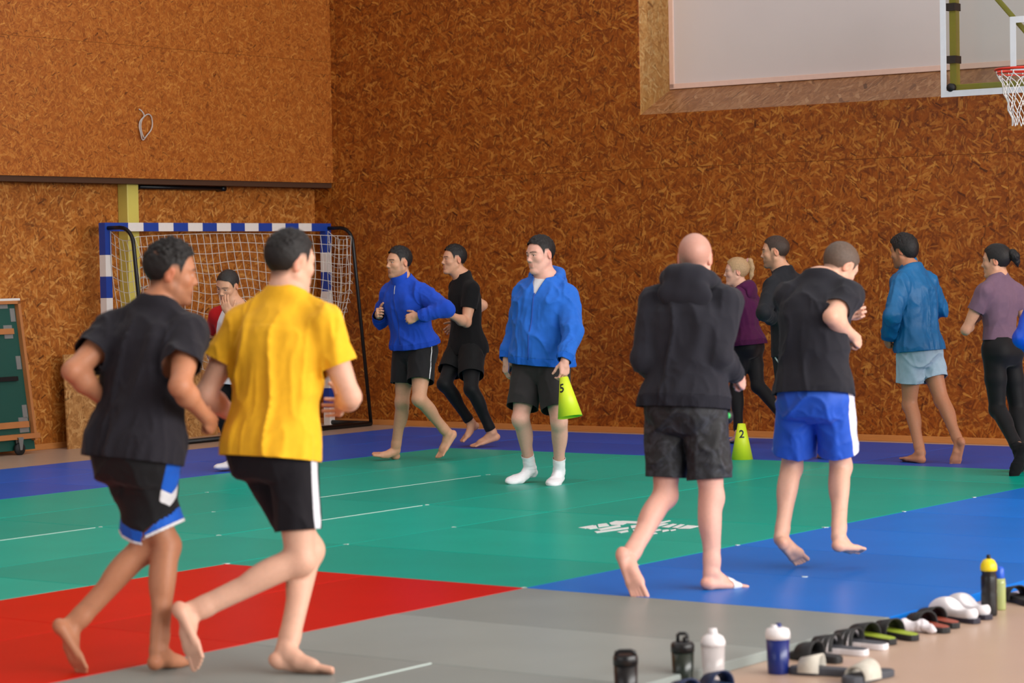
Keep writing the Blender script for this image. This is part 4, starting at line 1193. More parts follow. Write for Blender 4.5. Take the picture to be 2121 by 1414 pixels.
# --- black tee runner with leggings
p = Person('man in black t-shirt, black shorts and leggings, jogging barefoot between two men in blue', 1.01,
    dict(Y=21.0, plant='L', pel=(966, 716), neck=(958, 574, -.04), yawh=-118, yaws=-112, bow=.01,
         head=(941, 538, -112, 2, 0), arms=dict(L=((966, 668, -1), (932, 652, -1)), R=((1000, 632, 1), (946, 672, -1))),
         legs=dict(R=((920, 795, -1), (975, 876, 1), (956, 914, -1)), L=((976, 806, -1), (1018, 896, 1), (976, 925, -1))),
         handL=dict(palm=(.2, 1, 0)), handR=dict(curl=(40, 80, 110))),
    dict(id='P5', skin=SK_MID, hair=BLACKH, hairname='black', style='short', fade=.72), 1.15)
p.top('tshirt', BLK, ease=.010, hem=-.1, sleeve=.58, boxy=.35, amp=.004, flare=.006)
p.legs('shorts', fabric('black_shell', srgb(14, 14, 16), .7), ease=.02, hem=.68, flare=.02)
p.legs('leggings', fabric('black_lycra', srgb(12, 12, 15), .6, sheen=.1), ease=.004, hem=.93, full=True, tight=True, waist=0.0)

# --- coach
p = Person('man in bright blue hooded sweatshirt and white socks holding a yellow cone', 1.005,
    dict(Y=17.2, plant='L', pel=(1120, 752), neck=(1130, 576, -.02), yawh=-150, yaws=-150, tilts=.0, bow=-.01, sw=.168, shdrop=.118,
         head=(1120, 528, -128, -4, 2), arms=dict(R=((1070, 680, 1), (1050, 745, -1)), L=((1187, 684, -1), (1170, 748, -1))),
         legs=dict(R=((1078, 868, -1), (1098, 968, 1), (1056, 998, -1)), L=((1158, 872, -1), (1158, 976, 1), (1143, 1004, -1))),
         handL=dict(dir=(-.05, -.1, -1), palm=(-.6, .8, 0), curl=(30, 75, 100), thumb=(.7, .4, .7)), handR=dict(dir=(-.1, -.1, -1), palm=(.8, .5, 0), curl=(25, 55, 80))),
    dict(id='P6', socks=True, skin=SK_PINK, hair=BLACKH, hairname='black', style='short', fade=.8, bulk=1.12, hk=1.05, leghair=0.18), 1.1)
HB = fabric('bright_blue_fleece', srgb(40, 102, 198), .85)
coach = p
c = p.top('sweatshirt', HB, ease=.026, hem=-.015, long=True, boxy=.75, amp=.015, wfreq=11, split=ribs(HB, rib_mat('blue_rib', srgb(32, 96, 196)), -.015), neck=.035, vneck=(.05, .13), belly=1.0, under=.032, blouse=.01, neckf=.35, armease=.006, cufft=1.0)
p.hood(HB, 1.02)
p.top('undershirt', WHC, ease=.011, hem=.45, sleeve=.3, boxy=.6, amp=.003, neck=.025, maxrad=.17)
p.zipper(plain('zip_blue2', srgb(24, 70, 160), .6), c[0], -.02, .9, r=.0045)
p.zipper(plain('zip_metal', srgb(150, 150, 160), .35, metal=.6), c[0], .9, 1.0, name='zip_pull', r=.004)
DKS = fabric('dark_grey_shorts', srgb(44, 41, 42), .85)
p.legs('shorts', DKS, ease=.024, hem=.80, flare=.022, amp=.006)
for sd in 'LR': p.sock(sd, fabric('white_sock', srgb(235, 233, 238), .9), .115)

# --- bald man
p = Person('bald man in dark grey hoodie and black shorts, jogging away on the blue mat', 1.03,
    dict(Y=11.5, plant='R', pel=(1422, 838), neck=(1432, 592, .06), yawh=30, yaws=18, bow=.02, sw=.172, shdrop=.078,
         head=(1440, 536, 14, -4, 0), arms=dict(L=((1338, 742, -.55), (1372, 780, 1)), R=((1492, 740, -.5), (1526, 778, .8))),
         legs=dict(L=((1378, 1026, .0), (1302, 1160, -1), (1314, 1244, -.8, 40)), R=((1474, 1030, .6), (1476, 1186, -.1), (1536, 1210, .6)))),
    dict(id='P7', skin=SK_PINK, hair=srgb(120, 84, 72), hairname='none', style='bald', fade=.42, bulk=1.0))
HD = fabric('charcoal_fleece', srgb(38, 38, 46), .9)
p.top('hoodie', HD, ease=.02, hem=-.03, long=True, boxy=.75, amp=.014, wfreq=10, split=ribs(HD, rib_mat('charcoal_rib', srgb(34, 34, 42)), -.03, .1), neck=.04, blouse=.008, armease=.004, cufft=.95, under=.03)
p.hood(HD, 1.12, .06)
def camo():
    t = NT('dark_pattern_shell'); tc = t.add('ShaderNodeTexCoord'); nz = t.add('ShaderNodeTexNoise', Scale=14.0, Detail=5.0, Distortion=1.5); t.link(tc.outputs['Object'], nz.inputs['Vector'])
    r = t.add('ShaderNodeValToRGB'); r.color_ramp.elements[0].position = .45; r.color_ramp.elements[0].color = srgb(20, 20, 24); r.color_ramp.elements[1].position = .68; r.color_ramp.elements[1].color = srgb(52, 54, 62)
    t.link(nz.outputs['Fac'], r.inputs[0]); t.link(r.outputs[0], t.p.inputs['Base Color']); t.p.inputs['Roughness'].default_value = .7; return t.m
p.legs('shorts', camo(), ease=.022, hem=.80, flare=.012, amp=.009)
bald = p

# --- grey tee, blue shorts
p = Person('man in dark grey t-shirt and blue shorts with white side panels, head bowed, jogging', .97,
    dict(Y=12.5, plant='L', pel=(1690, 812), neck=(1698, 580, .10), yawh=30, yaws=24, tilts=.16, bow=.045, sw=.165, shdrop=.09,
         head=(1738, 552, 52, -34, 6, .10), arms=dict(R=((1722, 656, -.7), (1764, 694, .8)), L=((1650, 680, 1), (1752, 652, 1))),
         legs=dict(L=((1640, 968, 1), (1618, 1116, -1), (1648, 1170, 1, 40)), R=((1742, 965, 1), (1738, 1112, -1), (1786, 1140, 1)))),
    dict(id='P10', skin=SK_PALE, hair=GREYBR, hairname='greybrown', style='buzz', fade=.7, leghair=0.09))
p.top('tshirt', fabric('slate_cotton', srgb(38, 38, 45)), hem=-.03, sleeve=.62, boxy=.7, amp=.013, flare=0.0, neck=.03, seed=9, under=.026)
BSH = fabric('blue_mesh', srgb(36, 88, 196), .6, spec=.4)
def sp10(s, v, f, d):
    on = np.where(d['lat'] > 0, .05, -.05); u = d['fore'] - .005
    pan = np.minimum(.05 - np.abs(u), on); ln = np.minimum(.004 - np.abs(u - .012), on)
    return [('shorts', BSH, np.minimum(f, -pan)), ('side_panel', WHT, np.minimum.reduce([f, pan, -ln])), ('piping', BSH, np.minimum(f, ln))]
p.legs('shorts', BSH, ease=.022, hem=.80, flare=.018, split=sp10, amp=.011)

# --- girl with ponytail
p = Person('young woman with blonde ponytail in maroon hoodie and black leggings', .93,
    dict(Y=20.2, plant='L', pel=(1548, 712), neck=(1537, 598, .02), yawh=-60, yaws=-62, bow=-.01, sw=.15,
         head=(1526, 563, -84, 0, 0), arms=dict(L=((1513, 660, -1), (1500, 640, 1)), R=((1585, 650, 1), (1560, 655, 1))),
         legs=dict(L=((1524, 806, 1), (1530, 896, -1), (1512, 915, 1)), R=((1570, 800, -1), (1625, 868, -1), (1640, 905, -1)))),
    dict(id='P8', skin=SK_PALE, hair=BLONDE, hairname='blonde', style='pulled', fade=.7, brow=.4, fem=True, bulk=.95,
         tail=[(0, -.085, .10, .016), (0, -.118, .095, .024), (0, -.135, .04, .024), (0, -.130, -.03, .018), (0, -.118, -.075, .006)]), 1.15)
MAR = fabric('maroon_fleece', srgb(78, 24, 66), .9)
p.top('hoodie', MAR, ease=.018, hem=-.02, long=True, boxy=.6, amp=.010, wfreq=12, split=ribs(MAR, rib_mat('maroon_rib', srgb(70, 22, 60)), -.02), neck=.03, blouse=.006)
p.hood(MAR, .86, .07)
p.legs('leggings', MATS['black_lycra'], ease=.005, hem=.95, full=True, tight=True)

# --- black jacket man
p = Person('man in black high-collared jacket with trimmed beard, behind the man with bowed head', 1.01,
    dict(Y=19.6, plant='R', pel=(1640, 722), neck=(1622, 566, .02), yawh=-52, yaws=-50, bow=.0,
         head=(1606, 522, -78, -2, 0), arms=dict(L=((1582, 648, -1), (1600, 662, 1)), R=((1690, 640, -1), (1680, 660, 1))),
         legs=dict(L=((1640, 835, 1), (1668, 920, -1), (1650, 942, 1)), R=((1660, 832, -1), (1706, 922, -1), (1700, 946, 1)))),
    dict(id='P9', skin=SK_MID, hair=BROWNH, hairname='brown', style='buzz', fade=.85, stubble=.6), 1.15)
BJ = fabric('black_softshell', srgb(16, 18, 26), .7, spec=.3)
p.top('jacket', BJ, ease=.018, hem=-.08, long=True, boxy=.6, amp=.006, neck=.04)
p.collar(BJ, -.01, .085, .070)
def swoosh(s, v, f, d):
    u = d['fore'] + .06; m_ = np.minimum.reduce([.013 * np.clip(u / .09, 0, 1) - np.abs(d['along'] - .10 + 1.1 * (u - .05)), u, .11 - u, np.where((d['lat'] > 0) & d['left'], .05, -.05)])
    return [('shorts', BKS, np.minimum(f, -m_)), ('curved_mark', WHT, np.minimum(f, m_))]
p.legs('shorts', BKS, ease=.02, hem=.7, flare=.02, split=swoosh)

# --- teal windbreaker
p = Person('man in teal blue windbreaker and pale grey shorts, walking barefoot along the wall', 1.0,
    dict(Y=18.4, plant='L', pel=(1902, 722), neck=(1888, 560, .03), yawh=-45, yaws=-48, bow=.0,
         head=(1872, 520, -52, -8, 0), arms=dict(L=((1848, 655, -1), (1840, 700, 1)), R=((1946, 640, 1), (1900, 660, 1))),
         legs=dict(L=((1884, 838, 1), (1906, 938, -1), (1866, 950, 1)), R=((1950, 828, -1), (1986, 918, -1), (1982, 962, 0, 25)))),
    dict(id='P11', skin=SK_TAN, hair=BLACKH, hairname='black', style='medium', fade=.9, stubble=.4, leghair=0.16), 1.1)
TEAL = plain('teal_nylon', srgb(14, 98, 152), .5, .15, 20, .35, 60, spec=.4)
p.top('windbreaker', TEAL, ease=.024, hem=-.03, long=True, boxy=.7, amp=.014, neck=.04, blouse=.014, armease=.004, under=.03, wfreq=12)
p.collar(TEAL, -.01, .085, .074)
p.legs('shorts', fabric('pale_blue_cotton', srgb(160, 182, 198), .85), ease=.022, hem=.60, flare=.008, amp=.011)

# --- mauve tee woman
p = Person('woman with dark hair in a bun, mauve fitted t-shirt and black leggings', .955,
    dict(Y=17.4, plant='R', pel=(2074, 722), neck=(2068, 578, .03), yawh=-42, yaws=-36, bow=-.01, sw=.17,
         head=(2064, 541, -62, -2, 0), arms=dict(L=((2000, 684, -1), (2022, 660, 1)), R=((2130, 680, -1), (2115, 650, 1))),
         legs=dict(L=((2066, 848, 1), (2108, 930, -1), (2100, 984, -1)), R=((2108, 850, 1), (2116, 948, -1), (2104, 974, 1)))),
    dict(id='P12', socks=True, skin=SK_MID, hair=BLACKH, hairname='black', style='pulled', fade=.9, fem=True,
         tail=[(0, -.095, .055, .018), (0, -.120, .050, .034), (0, -.140, .030, .036), (.01, -.150, -.01, .022), (.015, -.155, -.04, .008)]), 1.1)
p.top('tshirt', fabric('mauve_knit', srgb(112, 86, 104), .8), ease=.009, under=.009, hem=.13, sleeve=.5, boxy=.25, amp=.007, flare=.006, neck=.03)
p.legs('leggings', MATS['black_lycra'], ease=.005, hem=.92, full=True, tight=True, waist=.16)
for sd in 'LR': p.sock(sd, fabric('black_sock', srgb(14, 14, 18), .9), .05)

# --- blue sleeve at the right edge
p = Person('person in shiny royal blue jacket at the right edge, only the bent elbow in view', 1.0,
    dict(Y=16.4, plant='LR', pel=(2222, 730), neck=(2195, 570, .03), yawh=-40, yaws=-30,
         head=(2205, 512, -50, -2, 0), arms=dict(L=((2118, 700, -1), (2150, 740, 1)), R=((2300, 690, -1), (2270, 650, 1))),
         legs=dict(L=((2200, 860, 1), (2210, 985, -1), (2180, 1005, 1)), R=((2250, 860, 1), (2260, 985, -1), (2235, 1005, 1)))),
    dict(id='P13', skin=SK_MID, hair=BROWNH, hairname='brown', style='buzz', fade=.85, eyes=False), 1.6)
p.top('jacket', plain('royal_satin', srgb(14, 78, 200), .35, .08, 12, .2, 30, spec=.5), ease=.026, hem=-.08, long=True, boxy=.7, amp=.008, neck=.04)
p.legs('shorts', BKS, ease=.02, hem=.8, flare=.02)

# ================================================================== things in the hall
def rel(root, P): return np.asarray(P) - np.array(root.location)
BLUEP = plain('goal_blue', srgb(24, 62, 150), .4, .06); WHITEP = plain('goal_white', srgb(226, 218, 212), .45, .04); BLKM = plain('black_steel', srgb(16, 16, 18), .4, metal=.2)
NETM = plain('net_cord', srgb(214, 206, 196), .8)
# --- handball goal, mouth towards the left wall
GA0, GA1, GB, GR = 6.32, 9.44, -9.42, -8.86
g = empty('handball_goal', W((GA0 + GA1) / 2, GB, 0))
tag(g, 'handball goal with blue and white striped posts and sagging white net in the corner', 'goal')
def banded(name, p0, axis, u, w, bands):
    """square bar from p0 along axis; bands = list of (start, end, colour index)"""
    mb = MB(); h = .04
    for s0, s1, c in bands:
        q = [p0 + axis * s + u * x * h + w * y * h for s in (s0, s1) for x, y in ((-1, -1), (1, -1), (1, 1), (-1, 1))]
        f = [(0, 1, 5, 4), (1, 2, 6, 5), (2, 3, 7, 6), (3, 0, 4, 7)]
        if s0 == bands[0][0]: f.append((3, 2, 1, 0))
        if s1 == bands[-1][1]: f.append((4, 5, 6, 7))
        mb.add([rel(g, x) for x in q], f, c)
    mb.build(name, [BLUEP, WHITEP], g)
vb = [(0.0, .18, 1)]
z = .18
while z < 1.77: vb.append((z, z + .2, 0 if len(vb) % 2 else 1)); z += .2
vb.append((vb[-1][1], 2.08, 0))
for a in (GA0, GA1): banded('post', W(a, GB, 0), UP, VA, VB, vb)
cb = [(.04, .26, 0)]; z = .26
while z < 2.85: cb.append((z, z + .2, 1 if len(cb) % 2 else 0)); z += .2
cb.append((cb[-1][1], GA1 - GA0 - .04, 0))
banded('crossbar', W(GA0, GB, 2.04), VA, VB, UP, cb)
stays = []
for a in (GA0, GA1):
    pts = [W(a, GB + .04, 2.03)]
    for t in np.linspace(0, math.pi / 2, 7): pts.append(W(a, GB + .20 + .17 * math.sin(t), 1.86 + .17 * math.cos(t)))
    pts.append(W(a, GR, .03)); stays.append(pts)
    MB().tube([rel(g, p) for p in pts], .019, 10).build('back_stay', BLKM, g)
    MB().tube([rel(g, p) for p in (W(a, GB, .025), W(a, GR, .025))], .024, 8).build('side_bar', BLKM, g)
MB().tube([rel(g, p) for p in (W(GA0, GR, .025), W(GA1, GR, .025))], .024, 8).build('rear_bar', BLKM, g)
def net_pt(u, v):
    """u runs round the back of the goal (0 left post, 1 right post); v runs down"""
    sd = .15
    n1 = math.sin(u * 37 + v * 5) * .02 + math.sin(u * 13 - v * 9) * .025
    if u < sd or u > 1 - sd:
        q = (u / sd) if u < sd else (1 - u) / sd; a = GA0 if u < sd else GA1; sg = 1 if u < sd else -1
        b = GB + .05 + .33 * q + .22 * v * q - .10 * math.sin(math.pi * v) * (1 - q) * 0
        b += -.22 * v * v * q
        z = 2.0 - .06 * q - v * (1.48 - .25 * q) - .06 * math.sin(math.pi * q)
        return W(a + sg * (.02 + .12 * math.sin(math.pi * v) * q + .14 * v * v) + n1 * v, b + n1 * v, z)
    q = (u - sd) / (1 - 2 * sd)
    a = GA0 + .02 + (GA1 - GA0 - .04) * q; sag = math.sin(math.pi * q)
    b = GB + .05 + .33 * (1 - .75 * sag) + .30 * v * (1 - .5 * v) * (.4 + .6 * sag) - .22 * v * v * (1 - sag)
    z = 1.99 - .05 * (1 - sag) - .015 * sag - v * (1.30 + .06 * math.sin(q * 21)) 
    a += (.14 * v * v) * (1 if q < .5 else -1) * (1 - sag) + n1 * v
    return W(a, b + n1 * v, z)
mb = MB(); NU, NV = 42, 14
for i in range(NU + 1):
    mb.tube([rel(g, net_pt(i / NU, j / 28)) for j in range(29)], .0033, 3, cap=False)
for j in range(NV + 1):
    mb.tube([rel(g, net_pt(i / 84, j / NV)) for i in range(85)], .0033, 3, cap=False)
o = mb.build('net', NETM, g); o['kind'] = 'stuff'

# --- yellow column on the left wall, bar under the overhang, cable loop
def a_on(x, y, b, a=6.5):
    for _ in range(40):
        px = to_px(W(a, b, 1.5))[0]; a += (x - px) / 140.0
    return a
YEL = plain('yellow_paint', srgb(206, 190, 92), .45, .06, 4)
ca = a_on(268, 500, WALL_B + .15)
tag(MB().box(0, .13, 0, .15, 0, BOXZ).build('column', YEL, loc=W(ca, WALL_B + .02, 0), rz=RZ, bevel=.006), 'pale yellow square steel column standing against the left wall behind the goal', 'column')
r_ = empty('wall_bar', W(ca + .2, WALL_B + .10, 2.43)); tag(r_, 'thin black metal bar fixed under the wooden overhang beside the yellow column', 'metal bar')
e1 = a_on(466, 385, WALL_B + .10, 7.6)
MB().tube([rel(r_, W(ca + .16, WALL_B + .1, 2.43)), rel(r_, W(e1, WALL_B + .1, 2.43))], .02, 8).build('rod', BLKM, r_)
for a in (ca + .17, e1): MB().tube([rel(r_, W(a, WALL_B + .02, 2.43)), rel(r_, W(a, WALL_B + .125, 2.43))], .03, 10).build('bracket', BLKM, r_)
cl_b = WALL_B + BOXD + .012
def on_box(x, y):
    d = ray(x, y); # plane b = cl_b
    t = ((cl_b + B0) - EYE[:2] @ VB[:2]) / (d[:2] @ VB[:2]); return EYE + d * t
cp = [(287, 226), (292, 230), (296, 240), (290, 250), (287, 262), (289, 276), (295, 290), (303, 280), (311, 268), (315, 254), (311, 240), (302, 237), (294, 247), (290, 262), (293, 280), (300, 288)]
P_ = [on_box(*q) + VB * (.004 + .006 * (i % 3)) for i, q in enumerate(cp)]
# smooth the loop
Q = []
for i in range(len(P_) - 1):
    p0, p1, p2, p3 = P_[max(i - 1, 0)], P_[i], P_[i + 1], P_[min(i + 2, len(P_) - 1)]
    for t in np.linspace(0, 1, 5)[:-1]:
        Q.append(.5 * ((2 * p1) + (p2 - p0) * t + (2 * p0 - 5 * p1 + 4 * p2 - p3) * t * t + (3 * p1 - p0 - 3 * p2 + p3) * t ** 3))
cpos = P_[0]
tag(MB().tube([q - cpos for q in Q], .006, 6).build('cable_loop', plain('grey_cable', srgb(190, 178, 170), .5), loc=cpos), 'loose loop of grey cable hanging from the upper wooden wall', 'cable')

# --- loose sheet of strand board leaning on the left wall
sh = MB(); l0 = ab(on_floor(133, 922)); l1 = ab(on_floor(441, 894))
sb = WALL_B + .205; a0_, a1_ = a_on(131, 900, sb, 5.5), a_on(441, 894, sb, 8)
z1 = .87
v = [W(a0_, sb, 0), W(a1_, sb, 0), W(a1_, sb + .018, 0), W(a0_, sb + .018, 0), W(a0_, sb - .035, z1), W(a1_, sb - .035, z1), W(a1_, sb - .017, z1), W(a0_, sb - .017, z1)]
o = MB().add([np.array(p) - v[0] for p in v], [(3, 2, 1, 0), (4, 5, 6, 7), (0, 1, 5, 4), (1, 2, 6, 5), (2, 3, 7, 6), (3, 0, 4, 7)])
# the grain needs a board-aligned frame: build in local axes (x along A, z up)
loc_v = [((p - v[0]) @ VA, -(p - v[0]) @ VB, (p - v[0])[2]) for p in v]
o = MB().add(loc_v, [(3, 2, 1, 0), (4, 5, 6, 7), (0, 1, 5, 4), (1, 2, 6, 5), (2, 3, 7, 6), (3, 0, 4, 7)]).build('board_offcut', osb('strand_board_loose', srgb(140, 92, 48), srgb(184, 132, 76), srgb(214, 170, 112), 1.0), loc=v[0], rz=math.atan2(VA[1], VA[0]))
tag(o, 'low loose sheet of pale strand board leaning against the left wall behind the goal', 'board')

# --- folded table on castors at the left edge
c0 = on_floor(70, 938); ca_, cb_ = ab(c0)
t_ = empty('folded_table', W(ca_, cb_, 0)); tag(t_, 'green folded table tennis half with wooden rim and castors at the left edge', 'table')
GRN = plain('green_board', srgb(8, 72, 62), .5, .08, 5); RIM = plain('table_rim', srgb(176, 112, 62), .5, .12, 8); ZINC = plain('zinc_plate', srgb(150, 156, 156), .35, metal=.6, var=.1)
TW, TH_, LEAN = 1.52, 1.34, .20
def tp(x, y, z): return rel(t_, W(ca_ - x, cb_ - LEAN * z / TH_ + y, z + .04))   # x runs to the left (towards the camera), y out of the face
def tbox(name, x0, x1, z0, z1, y0, y1, mat, par=None):
    q = [tp(x, y, z) for z in (z0, z1) for x, y in ((x0, y0), (x1, y0), (x1, y1), (x0, y1))]
    return MB().add(q, [(3, 2, 1, 0), (4, 5, 6, 7), (0, 1, 5, 4), (1, 2, 6, 5), (2, 3, 7, 6), (3, 0, 4, 7)]).build(name, mat, par or t_)
tbox('top_panel', 0, TW, 0.0, TH_, 0, .02, GRN)
tbox('rim', 0, .03, .08, TH_, .02, .07, RIM); tbox('rim', TW - .03, TW, .08, TH_, .02, .07, RIM); tbox('rim', 0, TW, TH_ - .03, TH_, .02, .07, RIM); tbox('rim', -.03, TW, .10, .145, .02, .08, RIM)
tbox('edge_strip', .0, TW, TH_, TH_ + .02, .0, .07, plain('white_edge', srgb(220, 214, 208), .5))
tbox('cross_rail', .10, TW - .1, 1.04, 1.09, .02, .05, RIM); tbox('cross_rail', .06, TW - .1, .20, .255, .02, .05, RIM)
tbox('leg_tube', .12, TW - .12, .62, .66, .02, .05, BLKM)
for x0, x1, z0, z1 in ((.045, .10, 1.15, 1.27), (.045, .10, .72, .84), (.045, .10, .28, .40), (.10, .20, 1.00, 1.04), (.10, .20, 1.09, 1.12), (.12, .22, 1.27, 1.31), (.05, .16, .155, .20), (.05, .16, .255, .29)):
    tbox('hinge_plate', x0, x1, z0, z1, .02, .028, ZINC)
for x in (.22, TW - .2):
    w_ = empty('castor', tp(x, .06, 0)); w_.parent = t_
    ctr = np.array([0, 0, .05 - .0]); b_ = -np.array(w_.location)[2]
    cz = b_ + .055
    MB().tube([VB * -.014 + UP * cz, VB * .014 + UP * cz], .055, 18).build('wheel', plain('rubber', srgb(26, 26, 28), .7), w_)
    mbx = MB()
    for sg in (-1, 1): mbx.add([VB * .02 * sg + VA * x_ + UP * z_ for x_, z_ in ((-.03, cz + .1), (.03, cz + .1), (.012, cz - .01), (-.012, cz - .01))] , [(0, 1, 2, 3)])
    mbx.add([VB * y_ + VA * x_ + UP * (cz + .1) for x_, y_ in ((-.03, -.02), (.03, -.02), (.03, .02), (-.03, .02))], [(0, 1, 2, 3)])
    o = mbx.build('fork', ZINC, w_); md = o.modifiers.new('solid', 'SOLIDIFY'); md.thickness = .004

# --- basketball backboard and ring
Pb = at_depth(1950, 202, 19.6)
for _ in range(10): Pb = at_depth(1950, 202, Pb[1] * (2.90 - HC) / (Pb[2] - HC))
ba, bb = ab(Pb)
h_ = empty('basketball_hoop', W(ba, bb + .9, 2.9)); tag(h_, 'glass basketball backboard with yellow frame, orange ring and white net at upper right', 'basketball hoop')
def hp(x, y, z): return rel(h_, W(ba - y, bb + x, 2.9 + z))           # x along the board, y out towards the court, z up from the lower edge
def hbox(name, x0, x1, y0, y1, z0, z1, mat, bevel=0.0):
    q = [hp(x, y, z) for z in (z0, z1) for x, y in ((x0, y0), (x1, y0), (x1, y1), (x0, y1))]
    return MB().add(q, [(3, 2, 1, 0), (4, 5, 6, 7), (0, 1, 5, 4), (1, 2, 6, 5), (2, 3, 7, 6), (3, 0, 4, 7)]).build(name, mat, h_, bevel=bevel)
def glass():
    t = NT('backboard_glass'); tr = t.add('ShaderNodeBsdfTransparent'); tr.inputs[0].default_value = (.90, .93, .92, 1)
    gl = t.add('ShaderNodeBsdfGlossy'); gl.inputs['Roughness'].default_value = .03
    mx = t.add('ShaderNodeMixShader'); fr_ = t.add('ShaderNodeFresnel'); fr_.inputs[0].default_value = 1.45
    t.link(fr_.outputs[0], mx.inputs[0]); t.link(tr.outputs[0], mx.inputs[1]); t.link(gl.outputs[0], mx.inputs[2]); t.link(mx.outputs[0], t.n['Material Output'].inputs[0]); return t.m
hbox('glass', 0, 1.8, -.006, .006, 0, 1.05, glass())
LINE = plain('board_white', srgb(214, 218, 226), .4)
for n_, q in (('border', (0, .05, 0, 1.05)), ('border', (1.75, 1.8, 0, 1.05)), ('border', (.05, 1.75, 0, .05)), ('border', (.05, 1.75, 1.0, 1.05)),
              ('target_line', (.605, .655, .15, .60)), ('target_line', (1.145, 1.195, .15, .60)), ('target_line', (.655, 1.145, .15, .20)), ('target_line', (.655, 1.145, .55, .60))):
    hbox(n_, q[0], q[1], .0062, .009, q[2], q[3], LINE)
YF = plain('yellow_frame', srgb(196, 188, 62), .45, .06)
hbox('frame_bar', .06, .12, -.10, -.03, .05, 1.0, YF, .006); hbox('frame_bar', 1.68, 1.74, -.10, -.03, .05, 1.0, YF, .006)
hbox('frame_bar', .06, 1.74, -.10, -.03, .04, .10, YF, .006); hbox('frame_bar', .06, 1.74, -.10, -.03, .95, 1.01, YF, .006)
MB().tube([hp(.25, -.075, 1.0), hp(1.0, -.075, .14)], .022, 8).build('brace', YF, h_); MB().tube([hp(1.55, -.075, 1.0), hp(.9, -.075, .14)], .022, 8).build('brace', YF, h_)
for x in (.8, 1.0):
    MB().tube([hp(x, -.08, .55), rel(h_, W(WALL_A, bb + x, 3.3))], .03, 8).build('wall_arm', YF, h_)
RUB = plain('black_rubber', srgb(18, 16, 16), .6)
for z in (.72, .30): hbox('clamp', .05, .125, -.11, .0, z - .03, z + .03, RUB)
MB().tube([hp(.085, -.03, .075), hp(.085, .012, .075)], .034, 16).build('corner_bolt', RUB, h_)
RED_R = plain('ring_red', srgb(206, 44, 20), .35)
rc = (.9, .15 + .225, .15)
ring = [hp(rc[0] + .229 * math.cos(t), rc[1] + .229 * math.sin(t), rc[2]) for t in np.linspace(0, 2 * math.pi, 33)[:-1]]
MB().tube(ring, .011, 8, closed=True).build('ring', RED_R, h_)
mb = MB()
q = [hp(x, y, z) for z in (.11, .158) for x, y in ((.82, .009), (.98, .009), (.94, .16), (.86, .16))]
mb.add(q, [(3, 2, 1, 0), (4, 5, 6, 7), (0, 1, 5, 4), (1, 2, 6, 5), (2, 3, 7, 6), (3, 0, 4, 7)]); mb.build('ring_bracket', RED_R, h_)
lower = [hp(rc[0] + .215 * math.cos(t), rc[1] + .215 * math.sin(t), rc[2] - .028) for t in np.linspace(math.radians(0), math.radians(360), 33)[:-1]]
MB().tube(lower, .006, 6, closed=True).build('net_rail', RED_R, h_)
mb = MB(); NS = 12
for k in range(NS):
    for sg in (-1, 1):
        pts = []
        for j in range(15):
            v_ = j / 14; rad = .222 * (1 - .55 * v_ ** .8) + .008 * math.sin(v_ * 20); ang = 2 * math.pi * (k / NS) + sg * (math.pi / NS) * (v_ * 5.0 if v_ > .12 else v_ * 1.0)
            pts.append(hp(rc[0] + rad * math.cos(ang), rc[1] + rad * math.sin(ang), rc[2] - .01 - .42 * v_))
        mb.tube(pts, .004, 4, cap=False)
o = mb.build('net', plain('white_cord', srgb(228, 226, 224), .7), h_); o['kind'] = 'stuff'

# --- numbered cones
NEON = plain('neon_yellow_plastic', srgb(214, 232, 40), .45, .03)
INKB = plain('black_ink', srgb(14, 22, 30), .5)
def text_mesh(ch, size):
    cu = bpy.data.curves.new('txt', 'FONT'); cu.body = ch; cu.size = size; cu.align_x = 'CENTER'; cu.offset = size * .02
    to = bpy.data.objects.new('txt', cu); COL.objects.link(to)
    dg = bpy.context.evaluated_depsgraph_get(); me = to.evaluated_get(dg).to_mesh()
    bm = bmesh.new(); bm.from_mesh(me); bmesh.ops.triangulate(bm, faces=bm.faces[:]); bmesh.ops.subdivide_edges(bm, edges=bm.edges[:], cuts=2); bmesh.ops.triangulate(bm, faces=bm.faces[:])
    v = np.array([tuple(x.co) for x in bm.verts]); f = [tuple(w.index for w in x.verts) for x in bm.faces]
    bm.free(); bpy.data.objects.remove(to); return v, f
def num_cone(label, base, axis, ch, facing, H=.285, R0=.088, R1=.030, zt=.62):
    c = empty('number_cone', base); tag(c, label, 'cone', 'numbered yellow cones')
    az = nrm(axis); f = ortho(facing, az); x = np.cross(f, az) * -1; x = nrm(np.cross(az, f)) * 1.0
    rightv = nrm(np.cross(f, az)) * -1.0
    rightv = nrm(np.cross(az, f))
    prof = [(R0, 0.0), (R1, H), (R1 - .003, H), (R0 - .003, 0.0)]
    vs, fs = [], []; n = 40
    for r, z in prof:
        for k in range(n):
            t = 2 * math.pi * k / n; vs.append(rightv * r * math.sin(t) + f * r * math.cos(t) + az * z)
    for i in range(4):
        j = (i + 1) % 4
        for k in range(n): fs.append((i * n + k, i * n + (k + 1) % n, j * n + (k + 1) % n, j * n + k))
    o = MB().add(vs, fs, 0, True).build('shell', NEON, c)
    v, ft = text_mesh(ch, .085)
    out = []
    for p in v:
        z = H * zt + p[1]; r = R0 + (R1 - R0) * z / H + .0012; t = p[0] / r
        out.append(rightv * r * math.sin(t) + f * r * math.cos(t) + az * z)
    n0 = len(out); out2 = out + [q - (nrm(q - az * (q @ az))) * .0006 for q in out]
    MB().add(out2, ft, 0, True).build('numeral', INKB, c)
    return c
gp = on_floor(1537, 951, MT); num_cone('yellow cone marked with a black 2 standing on the mats', gp + UP * .0, UP, '2', -gp * np.array([1, 1, 0]) + np.array([.3, 0, 0]))
hL = coach.hcL
